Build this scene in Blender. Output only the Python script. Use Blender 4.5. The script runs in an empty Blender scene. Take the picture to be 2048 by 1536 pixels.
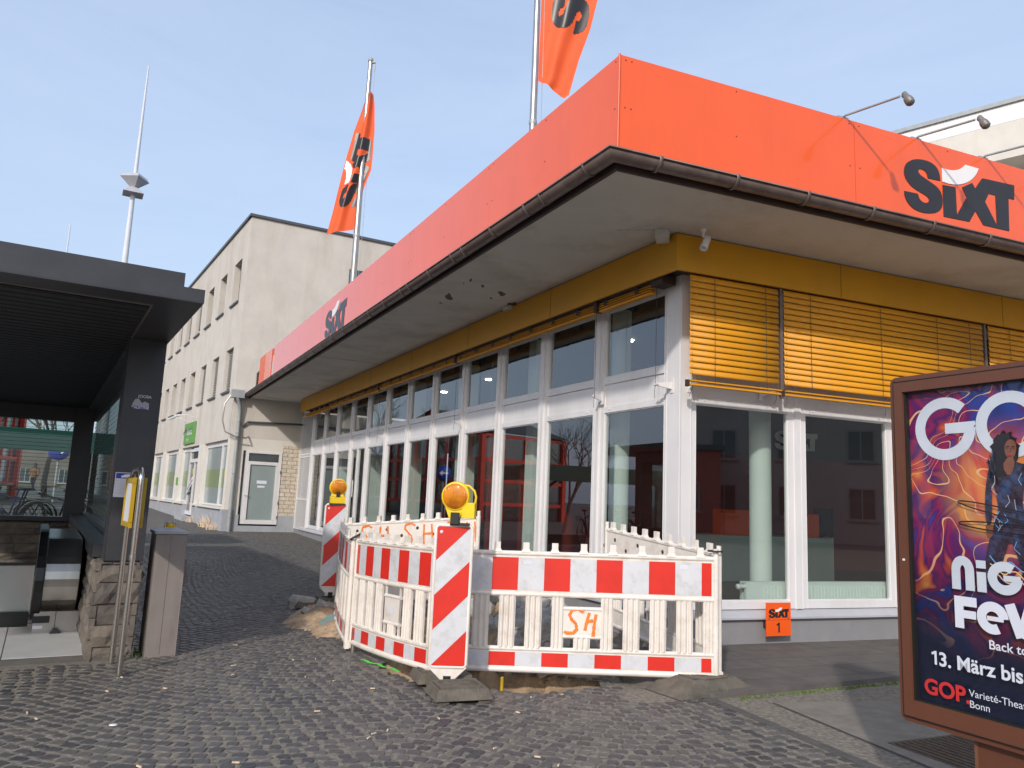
import bpy, math, random
from mathutils import Vector, Matrix
from mathutils.geometry import tessellate_polygon
random.seed(7)
R = math.radians
cos, sin, pi = math.cos, math.sin, math.pi
SC = bpy.context.scene
COL = SC.collection

# ------------------------------------------------------------------ camera
cam_d = bpy.data.cameras.new("camera"); cam = bpy.data.objects.new("camera", cam_d); COL.objects.link(cam)
PITCH, ROLL = 0.15207396, -0.0424153590
cp, sp, cr, sr = cos(PITCH), sin(PITCH), cos(ROLL), sin(ROLL)
fw = Vector((0, cp, sp)); rt = Vector((1, 0, 0)); dn = Vector((0, sp, -cp))
r2 = rt*cr + dn*sr; d2 = dn*cr - rt*sr
m = Matrix.Identity(4)
for i in range(3):
    m[i][0] = r2[i]; m[i][1] = -d2[i]; m[i][2] = -fw[i]
m[2][3] = 1.4
cam.matrix_world = m
cam_d.sensor_width = 36; cam_d.lens = 36*1533.53/2048; cam_d.clip_end = 2000; cam_d.clip_start = 0.05
SC.camera = cam

# ------------------------------------------------------------------ world + sun
SUN_AZ, SUN_EL = -107.5, 30.0          # direction towards the sun, degrees from +X
sd = Vector((cos(R(SUN_AZ))*cos(R(SUN_EL)), sin(R(SUN_AZ))*cos(R(SUN_EL)), sin(R(SUN_EL))))
W = bpy.data.worlds.new("World"); SC.world = W; W.use_nodes = True
nt = W.node_tree; bg = nt.nodes["Background"]
sky = nt.nodes.new("ShaderNodeTexSky"); sky.sky_type = 'NISHITA'; sky.sun_disc = False
sky.sun_elevation = R(SUN_EL); sky.sun_rotation = math.atan2(sd.x, sd.y)
sky.air_density = 1.3; sky.dust_density = 3.5; sky.ozone_density = 2.5; sky.altitude = 60
wtc = nt.nodes.new("ShaderNodeTexCoord"); wmp = nt.nodes.new("ShaderNodeMapping"); wmp.inputs["Scale"].default_value = (1.2, 1.2, 5); wmp.inputs["Rotation"].default_value = (.3, .5, .4)
wn = nt.nodes.new("ShaderNodeTexNoise"); wn.inputs["Scale"].default_value = 1.6; wn.inputs["Detail"].default_value = 9; wn.inputs["Roughness"].default_value = .62; wn.inputs["Distortion"].default_value = .5
nt.links.new(wtc.outputs["Generated"], wmp.inputs[0]); nt.links.new(wmp.outputs[0], wn.inputs[0])
wr = nt.nodes.new("ShaderNodeMapRange"); wr.inputs[1].default_value = .35; wr.inputs[2].default_value = .75; wr.inputs[3].default_value = .54; wr.inputs[4].default_value = .86
wx = nt.nodes.new("ShaderNodeMix"); wx.data_type = 'RGBA'; wx.inputs[7].default_value = (2.75, 3.3, 4.35, 1)
nt.links.new(wn.outputs[0], wr.inputs[0]); nt.links.new(wr.outputs[0], wx.inputs[0]); nt.links.new(sky.outputs[0], wx.inputs[6])
nt.links.new(wx.outputs[2], bg.inputs[0]); bg.inputs[1].default_value = 0.15   # thin high haze over the blue
ld = bpy.data.lights.new("sun", 'SUN'); ld.energy = 1.8; ld.angle = R(1.8); ld.color = (1, .95, .88)
lo = bpy.data.objects.new("sun", ld); COL.objects.link(lo)
lo.rotation_euler = sd.to_track_quat('Z', 'Y').to_euler()
SC.view_settings.view_transform = 'Standard'; SC.view_settings.look = 'None'
SC.view_settings.exposure = 0.6; SC.view_settings.gamma = 1
SC.cycles.max_bounces = 8; SC.cycles.transparent_max_bounces = 16
SC.cycles.glossy_bounces = 4; SC.cycles.sample_clamp_indirect = 6

# ------------------------------------------------------------------ materials
def new_mat(name):
    M = bpy.data.materials.new(name); M.use_nodes = True
    return M, M.node_tree.nodes, M.node_tree.links, M.node_tree.nodes["Principled BSDF"]

def pm(name, col, rough=.55, var=.12, scale=4, bump=0, bscale=60, metal=0, coat=0, tint=None, tamt=0, tscale=1.2, stretch=None, spec=.5, streak=0):
    """paint / plaster / plastic: base colour with fine and coarse procedural variation, dirt tint and bump"""
    M, N, L, P = new_mat(name)
    tc = N.new("ShaderNodeTexCoord"); mp = N.new("ShaderNodeMapping"); L.new(tc.outputs["Object"], mp.inputs[0])
    if stretch: mp.inputs["Scale"].default_value = stretch
    n = N.new("ShaderNodeTexNoise"); n.inputs["Scale"].default_value = scale; n.inputs["Detail"].default_value = 6; n.inputs["Roughness"].default_value = .6
    L.new(mp.outputs[0], n.inputs[0])
    r = N.new("ShaderNodeMapRange"); r.inputs[1].default_value = .3; r.inputs[2].default_value = .7
    r.inputs[3].default_value = 1-var; r.inputs[4].default_value = 1+var
    L.new(n.outputs[0], r.inputs[0])
    mx = N.new("ShaderNodeMix"); mx.data_type = 'RGBA'; mx.blend_type = 'MULTIPLY'; mx.inputs[0].default_value = 1
    mx.inputs[6].default_value = (*col, 1); L.new(r.outputs[0], mx.inputs[7])
    out = mx.outputs[2]
    if tint:
        n2 = N.new("ShaderNodeTexNoise"); n2.inputs["Scale"].default_value = tscale; n2.inputs["Detail"].default_value = 8; n2.inputs["Roughness"].default_value = .7
        if streak:
            m2 = N.new("ShaderNodeMapping"); m2.inputs["Scale"].default_value = (1, 1, streak); L.new(tc.outputs["Object"], m2.inputs[0]); L.new(m2.outputs[0], n2.inputs[0])
        else: L.new(mp.outputs[0], n2.inputs[0])
        r3 = N.new("ShaderNodeMapRange"); r3.inputs[1].default_value = .48; r3.inputs[2].default_value = .72; r3.inputs[4].default_value = tamt
        L.new(n2.outputs[0], r3.inputs[0])
        m3 = N.new("ShaderNodeMix"); m3.data_type = 'RGBA'; L.new(r3.outputs[0], m3.inputs[0]); L.new(out, m3.inputs[6]); m3.inputs[7].default_value = (*tint, 1)
        out = m3.outputs[2]
    L.new(out, P.inputs["Base Color"])
    P.inputs["Roughness"].default_value = rough; P.inputs["Metallic"].default_value = metal
    P.inputs["Coat Weight"].default_value = coat; P.inputs["Coat Roughness"].default_value = .06
    P.inputs["Specular IOR Level"].default_value = spec
    if bump:
        b = N.new("ShaderNodeTexNoise"); b.inputs["Scale"].default_value = bscale; b.inputs["Detail"].default_value = 5
        L.new(mp.outputs[0], b.inputs[0])
        bn = N.new("ShaderNodeBump"); bn.inputs["Strength"].default_value = bump; bn.inputs["Distance"].default_value = .01
        L.new(b.outputs[0], bn.inputs["Height"]); L.new(bn.outputs[0], P.inputs["Normal"])
    return M

def glass_mat(name, tint=(.82, .9, .87), refl=1.75, rough=0.0, wav=.0):
    M = bpy.data.materials.new(name); M.use_nodes = True; N = M.node_tree.nodes; L = M.node_tree.links
    N.remove(N["Principled BSDF"]); o = N["Material Output"]
    t = N.new("ShaderNodeBsdfTransparent"); t.inputs[0].default_value = (*tint, 1)
    g = N.new("ShaderNodeBsdfGlossy"); g.inputs["Roughness"].default_value = rough; g.inputs[0].default_value = (.95, .97, 1, 1)
    f = N.new("ShaderNodeFresnel"); gn = N.new("ShaderNodeNewGeometry"); ir = N.new("ShaderNodeMapRange")
    ir.inputs[3].default_value = refl; ir.inputs[4].default_value = 1/refl     # same reflectance from both faces of the pane
    L.new(gn.outputs["Backfacing"], ir.inputs[0]); L.new(ir.outputs[0], f.inputs[0])
    if wav:
        tc = N.new("ShaderNodeTexCoord"); n = N.new("ShaderNodeTexNoise"); n.inputs["Scale"].default_value = .9; n.inputs["Detail"].default_value = 1
        b = N.new("ShaderNodeBump"); b.inputs["Strength"].default_value = wav; b.inputs["Distance"].default_value = .02
        L.new(tc.outputs["Object"], n.inputs[0]); L.new(n.outputs[0], b.inputs["Height"]); L.new(b.outputs[0], g.inputs["Normal"])
    x = N.new("ShaderNodeMixShader"); L.new(f.outputs[0], x.inputs[0]); L.new(t.outputs[0], x.inputs[1]); L.new(g.outputs[0], x.inputs[2])
    L.new(x.outputs[0], o.inputs[0])
    return M

def brick_mat(name, c1, c2, mortar, bw, bh, msize=.012, rough=.85, bump=.5, rot=(0, 0, 0), var=.2):
    M, N, L, P = new_mat(name)
    tc = N.new("ShaderNodeTexCoord"); mp = N.new("ShaderNodeMapping"); mp.inputs["Rotation"].default_value = rot; L.new(tc.outputs["Object"], mp.inputs[0])
    b = N.new("ShaderNodeTexBrick"); b.inputs["Scale"].default_value = 1; b.inputs["Brick Width"].default_value = bw; b.inputs["Row Height"].default_value = bh
    b.inputs["Mortar Size"].default_value = msize; b.inputs["Mortar Smooth"].default_value = .3
    b.inputs[1].default_value = (*c1, 1); b.inputs[2].default_value = (*c2, 1); b.inputs[3].default_value = (*mortar, 1)
    L.new(mp.outputs[0], b.inputs[0])
    n = N.new("ShaderNodeTexNoise"); n.inputs["Scale"].default_value = 14; n.inputs["Detail"].default_value = 8; L.new(tc.outputs["Object"], n.inputs[0])
    r = N.new("ShaderNodeMapRange"); r.inputs[1].default_value = .3; r.inputs[2].default_value = .7; r.inputs[3].default_value = 1-var; r.inputs[4].default_value = 1+var; L.new(n.outputs[0], r.inputs[0])
    mx = N.new("ShaderNodeMix"); mx.data_type = 'RGBA'; mx.blend_type = 'MULTIPLY'; mx.inputs[0].default_value = 1
    L.new(b.outputs[0], mx.inputs[6]); L.new(r.outputs[0], mx.inputs[7]); L.new(mx.outputs[2], P.inputs["Base Color"])
    sub = N.new("ShaderNodeMath"); sub.operation = 'SUBTRACT'; L.new(n.outputs[0], sub.inputs[0]); L.new(b.outputs[1], sub.inputs[1])
    bn = N.new("ShaderNodeBump"); bn.inputs["Strength"].default_value = bump; bn.inputs["Distance"].default_value = .02
    L.new(sub.outputs[0], bn.inputs["Height"]); L.new(bn.outputs[0], P.inputs["Normal"]); P.inputs["Roughness"].default_value = rough
    return M

def emit_mat(name, col, s):
    M, N, L, P = new_mat(name); P.inputs["Base Color"].default_value = (*col, 1)
    P.inputs["Emission Color"].default_value = (*col, 1); P.inputs["Emission Strength"].default_value = s
    return M

def stone_mat():
    M, N, L, P = new_mat("basalt_sett")
    g = N.new("ShaderNodeNewGeometry"); tc = N.new("ShaderNodeTexCoord")
    cr_ = N.new("ShaderNodeValToRGB"); e = cr_.color_ramp
    e.elements[0].position = 0; e.elements[0].color = (.040, .040, .044, 1)
    e.elements[1].position = 1; e.elements[1].color = (.125, .112, .098, 1)
    for p, c in ((.3, (.055, .053, .056, 1)), (.62, (.076, .071, .071, 1)), (.86, (.105, .096, .088, 1))):
        q = e.elements.new(p); q.color = c
    L.new(g.outputs["Random Per Island"], cr_.inputs[0])
    n = N.new("ShaderNodeTexNoise"); n.inputs["Scale"].default_value = 45; n.inputs["Detail"].default_value = 8; n.inputs["Roughness"].default_value = .7; L.new(tc.outputs["Object"], n.inputs[0])
    r = N.new("ShaderNodeMapRange"); r.inputs[1].default_value = .3; r.inputs[2].default_value = .7; r.inputs[3].default_value = .72; r.inputs[4].default_value = 1.28; L.new(n.outputs[0], r.inputs[0])
    mx = N.new("ShaderNodeMix"); mx.data_type = 'RGBA'; mx.blend_type = 'MULTIPLY'; mx.inputs[0].default_value = 1
    L.new(cr_.outputs[0], mx.inputs[6]); L.new(r.outputs[0], mx.inputs[7])
    d = N.new("ShaderNodeTexNoise"); d.inputs["Scale"].default_value = .55; d.inputs["Detail"].default_value = 6; L.new(tc.outputs["Object"], d.inputs[0])
    dr = N.new("ShaderNodeMapRange"); dr.inputs[1].default_value = .46; dr.inputs[2].default_value = .72; dr.inputs[4].default_value = .5; L.new(d.outputs[0], dr.inputs[0])
    m3 = N.new("ShaderNodeMix"); m3.data_type = 'RGBA'; L.new(dr.outputs[0], m3.inputs[0]); L.new(mx.outputs[2], m3.inputs[6]); m3.inputs[7].default_value = (.115, .104, .09, 1)
    L.new(m3.outputs[2], P.inputs["Base Color"])
    bn = N.new("ShaderNodeBump"); bn.inputs["Strength"].default_value = .5; bn.inputs["Distance"].default_value = .006; L.new(n.outputs[0], bn.inputs["Height"]); L.new(bn.outputs[0], P.inputs["Normal"])
    P.inputs["Roughness"].default_value = .48
    return M

def ground_mat():
    M, N, L, P = new_mat("joint_sand_and_far_setts")
    tc = N.new("ShaderNodeTexCoord")
    n = N.new("ShaderNodeTexNoise"); n.inputs["Scale"].default_value = 30; n.inputs["Detail"].default_value = 8; L.new(tc.outputs["Object"], n.inputs[0])
    cr_ = N.new("ShaderNodeValToRGB"); cr_.color_ramp.elements[0].color = (.10, .09, .076, 1); cr_.color_ramp.elements[1].color = (.26, .225, .18, 1)
    cr_.color_ramp.elements[0].position = .3; cr_.color_ramp.elements[1].position = .7; L.new(n.outputs[0], cr_.inputs[0])
    v = N.new("ShaderNodeTexVoronoi"); v.inputs["Scale"].default_value = 8.5; L.new(tc.outputs["Object"], v.inputs[0])
    v2 = N.new("ShaderNodeTexVoronoi"); v2.feature = 'DISTANCE_TO_EDGE'; v2.inputs["Scale"].default_value = 8.5; L.new(tc.outputs["Object"], v2.inputs[0])
    sep = N.new("ShaderNodeSeparateColor"); L.new(v.outputs["Color"], sep.inputs[0])
    c2 = N.new("ShaderNodeValToRGB"); c2.color_ramp.elements[0].color = (.05, .048, .05, 1); c2.color_ramp.elements[1].color = (.10, .093, .085, 1); L.new(sep.outputs[0], c2.inputs[0])
    st = N.new("ShaderNodeMapRange"); st.inputs[1].default_value = .02; st.inputs[2].default_value = .07; L.new(v2.outputs[0], st.inputs[0])
    mx = N.new("ShaderNodeMix"); mx.data_type = 'RGBA'; L.new(st.outputs[0], mx.inputs[0]); L.new(cr_.outputs[0], mx.inputs[6]); L.new(c2.outputs[0], mx.inputs[7])
    sx = N.new("ShaderNodeSeparateXYZ"); L.new(tc.outputs["Object"], sx.inputs[0])
    far = N.new("ShaderNodeMapRange"); far.inputs[1].default_value = 15; far.inputs[2].default_value = 17; L.new(sx.outputs[1], far.inputs[0])
    m2 = N.new("ShaderNodeMix"); m2.data_type = 'RGBA'; L.new(far.outputs[0], m2.inputs[0]); L.new(cr_.outputs[0], m2.inputs[6]); L.new(mx.outputs[2], m2.inputs[7])
    L.new(m2.outputs[2], P.inputs["Base Color"]); P.inputs["Roughness"].default_value = .85
    bn = N.new("ShaderNodeBump"); bn.inputs["Strength"].default_value = .6; bn.inputs["Distance"].default_value = .01; L.new(n.outputs[0], bn.inputs["Height"]); L.new(bn.outputs[0], P.inputs["Normal"])
    return M

def lens_mat():
    M, N, L, P = new_mat("amber_lens")
    tc = N.new("ShaderNodeTexCoord"); w = N.new("ShaderNodeTexWave"); w.inputs["Scale"].default_value = 26; w.bands_direction = 'X'; w.inputs["Distortion"].default_value = .3
    L.new(tc.outputs["Object"], w.inputs[0]); bn = N.new("ShaderNodeBump"); bn.inputs["Strength"].default_value = .7; bn.inputs["Distance"].default_value = .004
    L.new(w.outputs[0], bn.inputs["Height"]); L.new(bn.outputs[0], P.inputs["Normal"])
    n = N.new("ShaderNodeTexNoise"); n.inputs["Scale"].default_value = 9; L.new(tc.outputs["Object"], n.inputs[0])
    c = N.new("ShaderNodeValToRGB"); c.color_ramp.elements[0].color = (.42, .12, .003, 1); c.color_ramp.elements[1].color = (.8, .27, .006, 1); c.color_ramp.elements[0].position = .35; c.color_ramp.elements[1].position = .65
    L.new(n.outputs[0], c.inputs[0]); L.new(c.outputs[0], P.inputs["Base Color"]); P.inputs["Roughness"].default_value = .12; P.inputs["Coat Weight"].default_value = .5
    return M

def poster_mat():
    """printed colour swirls of the poster; dark navy print at the foot of the sheet"""
    M, N, L, P = new_mat("poster_print")
    tc = N.new("ShaderNodeTexCoord")
    n0 = N.new("ShaderNodeTexNoise"); n0.inputs["Scale"].default_value = 1.5; n0.inputs["Detail"].default_value = 3; L.new(tc.outputs["Object"], n0.inputs[0])
    mxv = N.new("ShaderNodeMix"); mxv.data_type = 'VECTOR'; mxv.inputs[0].default_value = .4; L.new(tc.outputs["Object"], mxv.inputs[4]); L.new(n0.outputs["Color"], mxv.inputs[5])
    mxv2 = N.new("ShaderNodeMix"); mxv2.data_type = 'VECTOR'; mxv2.inputs[0].default_value = .08; L.new(tc.outputs["Object"], mxv2.inputs[4]); L.new(n0.outputs["Color"], mxv2.inputs[5])
    n = N.new("ShaderNodeTexNoise"); n.inputs["Scale"].default_value = 3.6; n.inputs["Detail"].default_value = 2.5; n.inputs["Distortion"].default_value = 1.8; L.new(mxv.outputs[1], n.inputs[0])
    c = N.new("ShaderNodeValToRGB"); e = c.color_ramp; e.elements[0].position = .28; e.elements[0].color = (.01, .015, .09, 1); e.elements[1].position = .75; e.elements[1].color = (.9, .5, .12, 1)
    for p, q in ((.36, (.02, .05, .3, 1)), (.42, (.1, .01, .12, 1)), (.47, (.3, .012, .08, 1)), (.53, (.06, .012, .12, 1)), (.58, (.5, .05, .04, 1)), (.66, (.75, .22, .03, 1))):
        q_ = e.elements.new(p); q_.color = q
    L.new(n.outputs[0], c.inputs[0])
    sx = N.new("ShaderNodeSeparateXYZ"); L.new(tc.outputs["Object"], sx.inputs[0])
    ad = N.new("ShaderNodeMath"); ad.operation = 'MULTIPLY_ADD'; L.new(n0.outputs[0], ad.inputs[0]); ad.inputs[1].default_value = .5; L.new(sx.outputs[2], ad.inputs[2])
    r = N.new("ShaderNodeMapRange"); r.inputs[1].default_value = 1.05; r.inputs[2].default_value = 1.55; L.new(ad.outputs[0], r.inputs[0])
    mx = N.new("ShaderNodeMix"); mx.data_type = 'RGBA'; L.new(r.outputs[0], mx.inputs[0]); mx.inputs[6].default_value = (.008, .01, .03, 1); L.new(c.outputs[0], mx.inputs[7])
    # printed amber burst round the dancer
    vd = N.new("ShaderNodeVectorMath"); vd.operation = 'DISTANCE'; L.new(mxv2.outputs[1], vd.inputs[0]); vd.inputs[1].default_value = (.50, .03, 1.47)
    rg = N.new("ShaderNodeMapRange"); rg.interpolation_type = 'SMOOTHSTEP'; rg.inputs[1].default_value = .09; rg.inputs[2].default_value = .34; rg.inputs[3].default_value = .92; rg.inputs[4].default_value = 0; L.new(vd.outputs["Value"], rg.inputs[0])
    cg = N.new("ShaderNodeValToRGB"); cg.color_ramp.elements[0].color = (.75, .10, .02, 1); cg.color_ramp.elements[1].color = (.95, .55, .10, 1); cg.color_ramp.elements[0].position = .38; cg.color_ramp.elements[1].position = .6; L.new(n.outputs[0], cg.inputs[0])
    mg = N.new("ShaderNodeMix"); mg.data_type = 'RGBA'; L.new(rg.outputs[0], mg.inputs[0]); L.new(mx.outputs[2], mg.inputs[6]); L.new(cg.outputs[0], mg.inputs[7])
    # thin flowing light lines: contour lines of the same warped noise
    ln = N.new("ShaderNodeTexNoise"); ln.inputs["Scale"].default_value = 2.3; ln.inputs["Detail"].default_value = 1.5; ln.inputs["Distortion"].default_value = 1.2; L.new(mxv.outputs[1], ln.inputs[0])
    m1 = N.new("ShaderNodeMath"); m1.operation = 'MULTIPLY'; m1.inputs[1].default_value = 13; L.new(ln.outputs[0], m1.inputs[0])
    m2 = N.new("ShaderNodeMath"); m2.operation = 'FRACT'; L.new(m1.outputs[0], m2.inputs[0])
    m3 = N.new("ShaderNodeMath"); m3.operation = 'COMPARE'; m3.inputs[1].default_value = .5; m3.inputs[2].default_value = .035; L.new(m2.outputs[0], m3.inputs[0])
    m4 = N.new("ShaderNodeMath"); m4.operation = 'MULTIPLY'; L.new(m3.outputs[0], m4.inputs[0]); L.new(r.outputs[0], m4.inputs[1])
    m5 = N.new("ShaderNodeMix"); m5.data_type = 'RGBA'; L.new(m4.outputs[0], m5.inputs[0]); L.new(mg.outputs[2], m5.inputs[6]); m5.inputs[7].default_value = (.85, .45, .22, 1)
    L.new(m5.outputs[2], P.inputs["Base Color"]); P.inputs["Roughness"].default_value = .35; P.inputs["Coat Weight"].default_value = .4
    return M

M_ = {}
def setup_materials():
    d = M_
    d['ground'] = ground_mat(); d['sett'] = stone_mat()
    d['orange'] = pm("orange_panel", (.86, .105, .009), .22, .03, 2, coat=.45, spec=.5, tint=(.62, .085, .02), tamt=.3, tscale=3, streak=.12)
    d['orange_old'] = pm("orange_panel_older", (.76, .10, .018), .35, .05, 2)
    d['black'] = pm("letter_black", (.022, .018, .02), .35, .1, 6)
    d['white_let'] = pm("letter_white", (.8, .78, .78), .3, .03, 6)
    d['frame'] = pm("white_window_frame", (.70, .68, .685), .38, .05, 1.5, tint=(.5, .47, .42), tamt=.35, tscale=3, streak=.3)
    d['glass'] = glass_mat("window_glass", (.75, .82, .79), 2.3, wav=.02)
    d['glass_dark'] = glass_mat("dark_shop_glass", (.45, .5, .5), 1.8)
    d['glass_green'] = glass_mat("canopy_glass", (.62, .74, .70), 1.6)
    d['frost'] = pm("frosted_glass", (.26, .31, .31), .18, .08, .8, spec=.8)
    d['frost_green'] = pm("green_frosted_film", (.20, .27, .13), .25, .12, .8)
    d['soffit'] = pm("soffit_plaster", (.62, .59, .54), .85, .06, 1.2, bump=.1, bscale=40, tint=(.32, .27, .22), tamt=.5, tscale=1.1)
    d['flake'] = pm("peeled_plaster", (.13, .10, .08), .9, .3, 20)
    d['gutter'] = pm("weathered_gutter", (.17, .125, .115), .42, .2, 5, metal=.35, tint=(.3, .25, .22), tamt=.4, tscale=7)
    d['gutter_grey'] = pm("weathered_lamp_grey", (.20, .19, .18), .5, .15, 9, metal=.3)
    d['mast_pale'] = pm("pale_mast_paint", (.62, .64, .68), .6, .05, 2)
    d['zinc'] = pm("zinc_pipe", (.36, .38, .38), .5, .12, 6, metal=.3)
    d['yellow'] = pm("ochre_yellow_metal", (.60, .28, .004), .42, .05, 2, tint=(.45, .25, .05), tamt=.3)
    d['slat'] = pm("ochre_blind_slat", (.68, .29, .004), .55, .06, 3, tint=(.45, .2, .03), tamt=.3, tscale=6)
    d['dark_trim'] = pm("dark_trim", (.045, .025, .02), .6, .1, 8)
    d['plinth'] = pm("grey_plinth_paint", (.24, .235, .245), .6, .06, 2, bump=.08, tint=(.33, .31, .29), tamt=.4, tscale=5)
    d['ledge'] = pm("grey_sill_metal", (.42, .42, .45), .45, .07, 3)
    d['render'] = pm("pale_render", (.565, .52, .465), .9, .07, 1.5, bump=.35, bscale=90, tint=(.38, .33, .27), tamt=.55, tscale=1.0, streak=.25)
    d['render_low'] = pm("white_wall_paint", (.66, .62, .56), .85, .06, 2, bump=.15, tint=(.5, .45, .38), tamt=.4, streak=.3)
    d['render_grey'] = pm("grey_base_paint", (.36, .37, .40), .85, .1, 2, bump=.15, tint=(.25, .24, .23), tamt=.5)
    d['roof_edge'] = pm("roof_edge_metal", (.07, .075, .085), .5, .1, 4)
    d['win_dark'] = pm("dark_window_glass", (.05, .06, .065), .08, .2, 1, spec=.9)
    d['shutter'] = pm("grey_shutter", (.30, .29, .28), .5, .1, 4)
    d['cbrick'] = brick_mat("sand_lime_brick", (.56, .47, .37), (.60, .52, .42), (.30, .25, .2), .26, .125, .010, rot=(R(90), 0, 0))
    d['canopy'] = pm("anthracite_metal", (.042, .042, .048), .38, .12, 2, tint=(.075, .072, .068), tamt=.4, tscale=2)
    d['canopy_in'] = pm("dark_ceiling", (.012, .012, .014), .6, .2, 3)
    d['line'] = pm("black_line", (.012, .013, .012), .5, .1, 3)
    d['steel'] = pm("stainless_steel", (.52, .49, .45), .24, .08, 9, metal=.95, stretch=(1, 1, .1))
    d['steel_dull'] = pm("brushed_steel", (.45, .42, .39), .34, .1, 9, metal=.9)
    d['rubber'] = pm("handrail_rubber", (.012, .012, .013), .3, .2, 5)
    d['tile'] = pm("pale_floor_tile", (.50, .50, .50), .55, .08, 3, tint=(.3, .29, .27), tamt=.5)
    d['palepanel'] = pm("pale_green_panel", (.40, .45, .43), .35, .05, 2)
    d['cab'] = pm("taupe_cabinet", (.235, .20, .18), .5, .07, 4, tint=(.12, .1, .09), tamt=.5, tscale=4, streak=.2)
    d['cabcap'] = pm("grey_cap", (.36, .36, .38), .45, .08, 5)
    d['tyellow'] = pm("timetable_yellow", (.46, .30, .012), .4, .08, 5)
    d['paper'] = pm("paper_white", (.66, .67, .74), .6, .05, 5)
    d['blue'] = pm("print_blue", (.02, .05, .35), .5, .1, 5)
    d['plastic'] = pm("cream_plastic", (.77, .71, .65), .42, .06, 3, tint=(.45, .36, .28), tamt=.6, tscale=6, bump=.05)
    d['foilw'] = pm("reflective_white", (.62, .62, .65), .35, .05, 4, tint=(.36, .34, .32), tamt=.55, tscale=9)
    d['foilr'] = pm("reflective_red", (.66, .028, .018), .33, .06, 4, tint=(.4, .03, .02), tamt=.3, tscale=7)
    d['spray'] = pm("orange_spray", (.78, .20, .03), .8, .2, 40)
    d['sprayg'] = pm("green_spray", (.12, .72, .08), .8, .25, 30)
    d['lampy'] = pm("lamp_yellow", (.80, .56, .01), .4, .06, 8, tint=(.5, .33, .05), tamt=.4, tscale=12)
    d['lens'] = lens_mat()
    d['foot'] = pm("recycled_rubber", (.115, .10, .08), .8, .22, 14, bump=.7, bscale=70, tint=(.2, .17, .13), tamt=.6, tscale=6)
    d['soil'] = pm("sandy_soil", (.40, .28, .175), .95, .35, 9, bump=1, bscale=45, tint=(.10, .07, .045), tamt=.75, tscale=3)
    d['soild'] = pm("dark_soil", (.16, .105, .065), .95, .4, 12, bump=1, bscale=45)
    d['chunk'] = pm("broken_asphalt", (.36, .34, .32), .9, .3, 16, bump=.9, bscale=60, tint=(.5, .43, .35), tamt=.6, tscale=6)
    d['teal'] = pm("teal_sheet", (.17, .27, .26), .6, .15, 8)
    d['slab'] = pm("pavement_slab", (.115, .102, .092), .8, .2, 5, bump=.5, bscale=90, tint=(.16, .14, .12), tamt=.5, tscale=3)
    d['concrete'] = pm("gutter_concrete", (.21, .185, .155), .85, .16, 7, bump=.5, bscale=110, tint=(.11, .1, .085), tamt=.6, tscale=2.2)
    d['kerb'] = pm("basalt_kerb", (.085, .08, .075), .7, .2, 10, bump=.4)
    d['brown'] = pm("brown_case_paint", (.125, .045, .024), .42, .07, 5, tint=(.11, .04, .025), tamt=.4, tscale=9, bump=.06, bscale=220)
    d['poster'] = poster_mat()
    d['posterw'] = pm("poster_white", (.66, .68, .76), .4, .05, 6)
    d['posterr'] = pm("poster_red", (.55, .03, .03), .4, .05, 6)
    d['posterl'] = pm("poster_light_trail", (.9, .55, .25), .4, .1, 6)
    d['posterb'] = pm("poster_light_trail_blue", (.15, .4, .7), .4, .1, 6)
    d['pglow'] = pm("poster_amber_print", (.75, .32, .04), .4, .3, 5)
    d['skin'] = pm("poster_skin", (.22, .075, .04), .5, .15, 20)
    d['hair'] = pm("poster_hair", (.012, .006, .008), .5, .3, 30)
    d['sequin'] = pm("poster_suit", (.035, .018, .035), .4, .9, 60, tint=(.05, .12, .3), tamt=.8, tscale=18)
    d['redst'] = pm("red_steel", (.58, .04, .022), .4, .08, 3)
    d['greenst'] = pm("dark_green_steel", (.01, .07, .055), .45, .12, 3)
    d['bark'] = pm("bare_branch", (.10, .08, .065), .9, .2, 5)
    d['red_int'] = pm("interior_red", (.17, .016, .012), .6, .06, 2)
    d['dark_int'] = pm("interior_dark", (.06, .055, .055), .7, .1, 2)
    d['white_int'] = pm("interior_white", (.76, .80, .77), .6, .04, 2)
    d['wood'] = pm("dark_floor", (.07, .06, .055), .5, .15, 4)
    d['desk'] = pm("counter_front", (.45, .52, .48), .4, .05, 3)
    d['moss'] = pm("moss", (.09, .13, .03), .9, .4, 40, bump=.6)
    d['signgreen'] = pm("sign_green", (.13, .33, .07), .5, .1, 4)
    d['syellow'] = pm("sticker_yellow", (.75, .62, .03), .5, .08, 6)
    d['brickred'] = brick_mat("reddish_facade", (.34, .10, .075), (.38, .12, .09), (.30, .10, .08), .24, .08, .008, rot=(R(90), 0, 0))
    d['grate'] = pm("grate_iron", (.11, .085, .065), .6, .3, 30, metal=.4)
    d['navy'] = pm("bike_blue", (.02, .035, .12), .35, .1, 5)
    d['coatc'] = pm("tan_coat", (.25, .13, .06), .8, .2, 12)
    d['jeans'] = pm("dark_trousers", (.02, .02, .03), .8, .2, 12)
    d['face'] = pm("face_skin", (.5, .28, .2), .6, .05, 12)
    d['bldg1'] = pm("distant_facade", (.30, .26, .23), .9, .15, .5)
    d['bldg2'] = pm("grey_beige_facade", (.42, .38, .34), .9, .1, .4)
    d['bldg3'] = pm("distant_brown_facade", (.15, .125, .105), .9, .3, .6)
    d['stonebase'] = brick_mat("rough_stone", (.20, .165, .13), (.13, .105, .085), (.085, .07, .055), .5, .14, .010, bump=1.0, rot=(R(90), 0, 0), var=.4)
    d['curb_tile'] = pm("step_edge", (.13, .12, .105), .8, .2, 5, bump=.3)
    d['litter'] = pm("litter_paper", (.65, .5, .36), .8, .35, 60)
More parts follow.
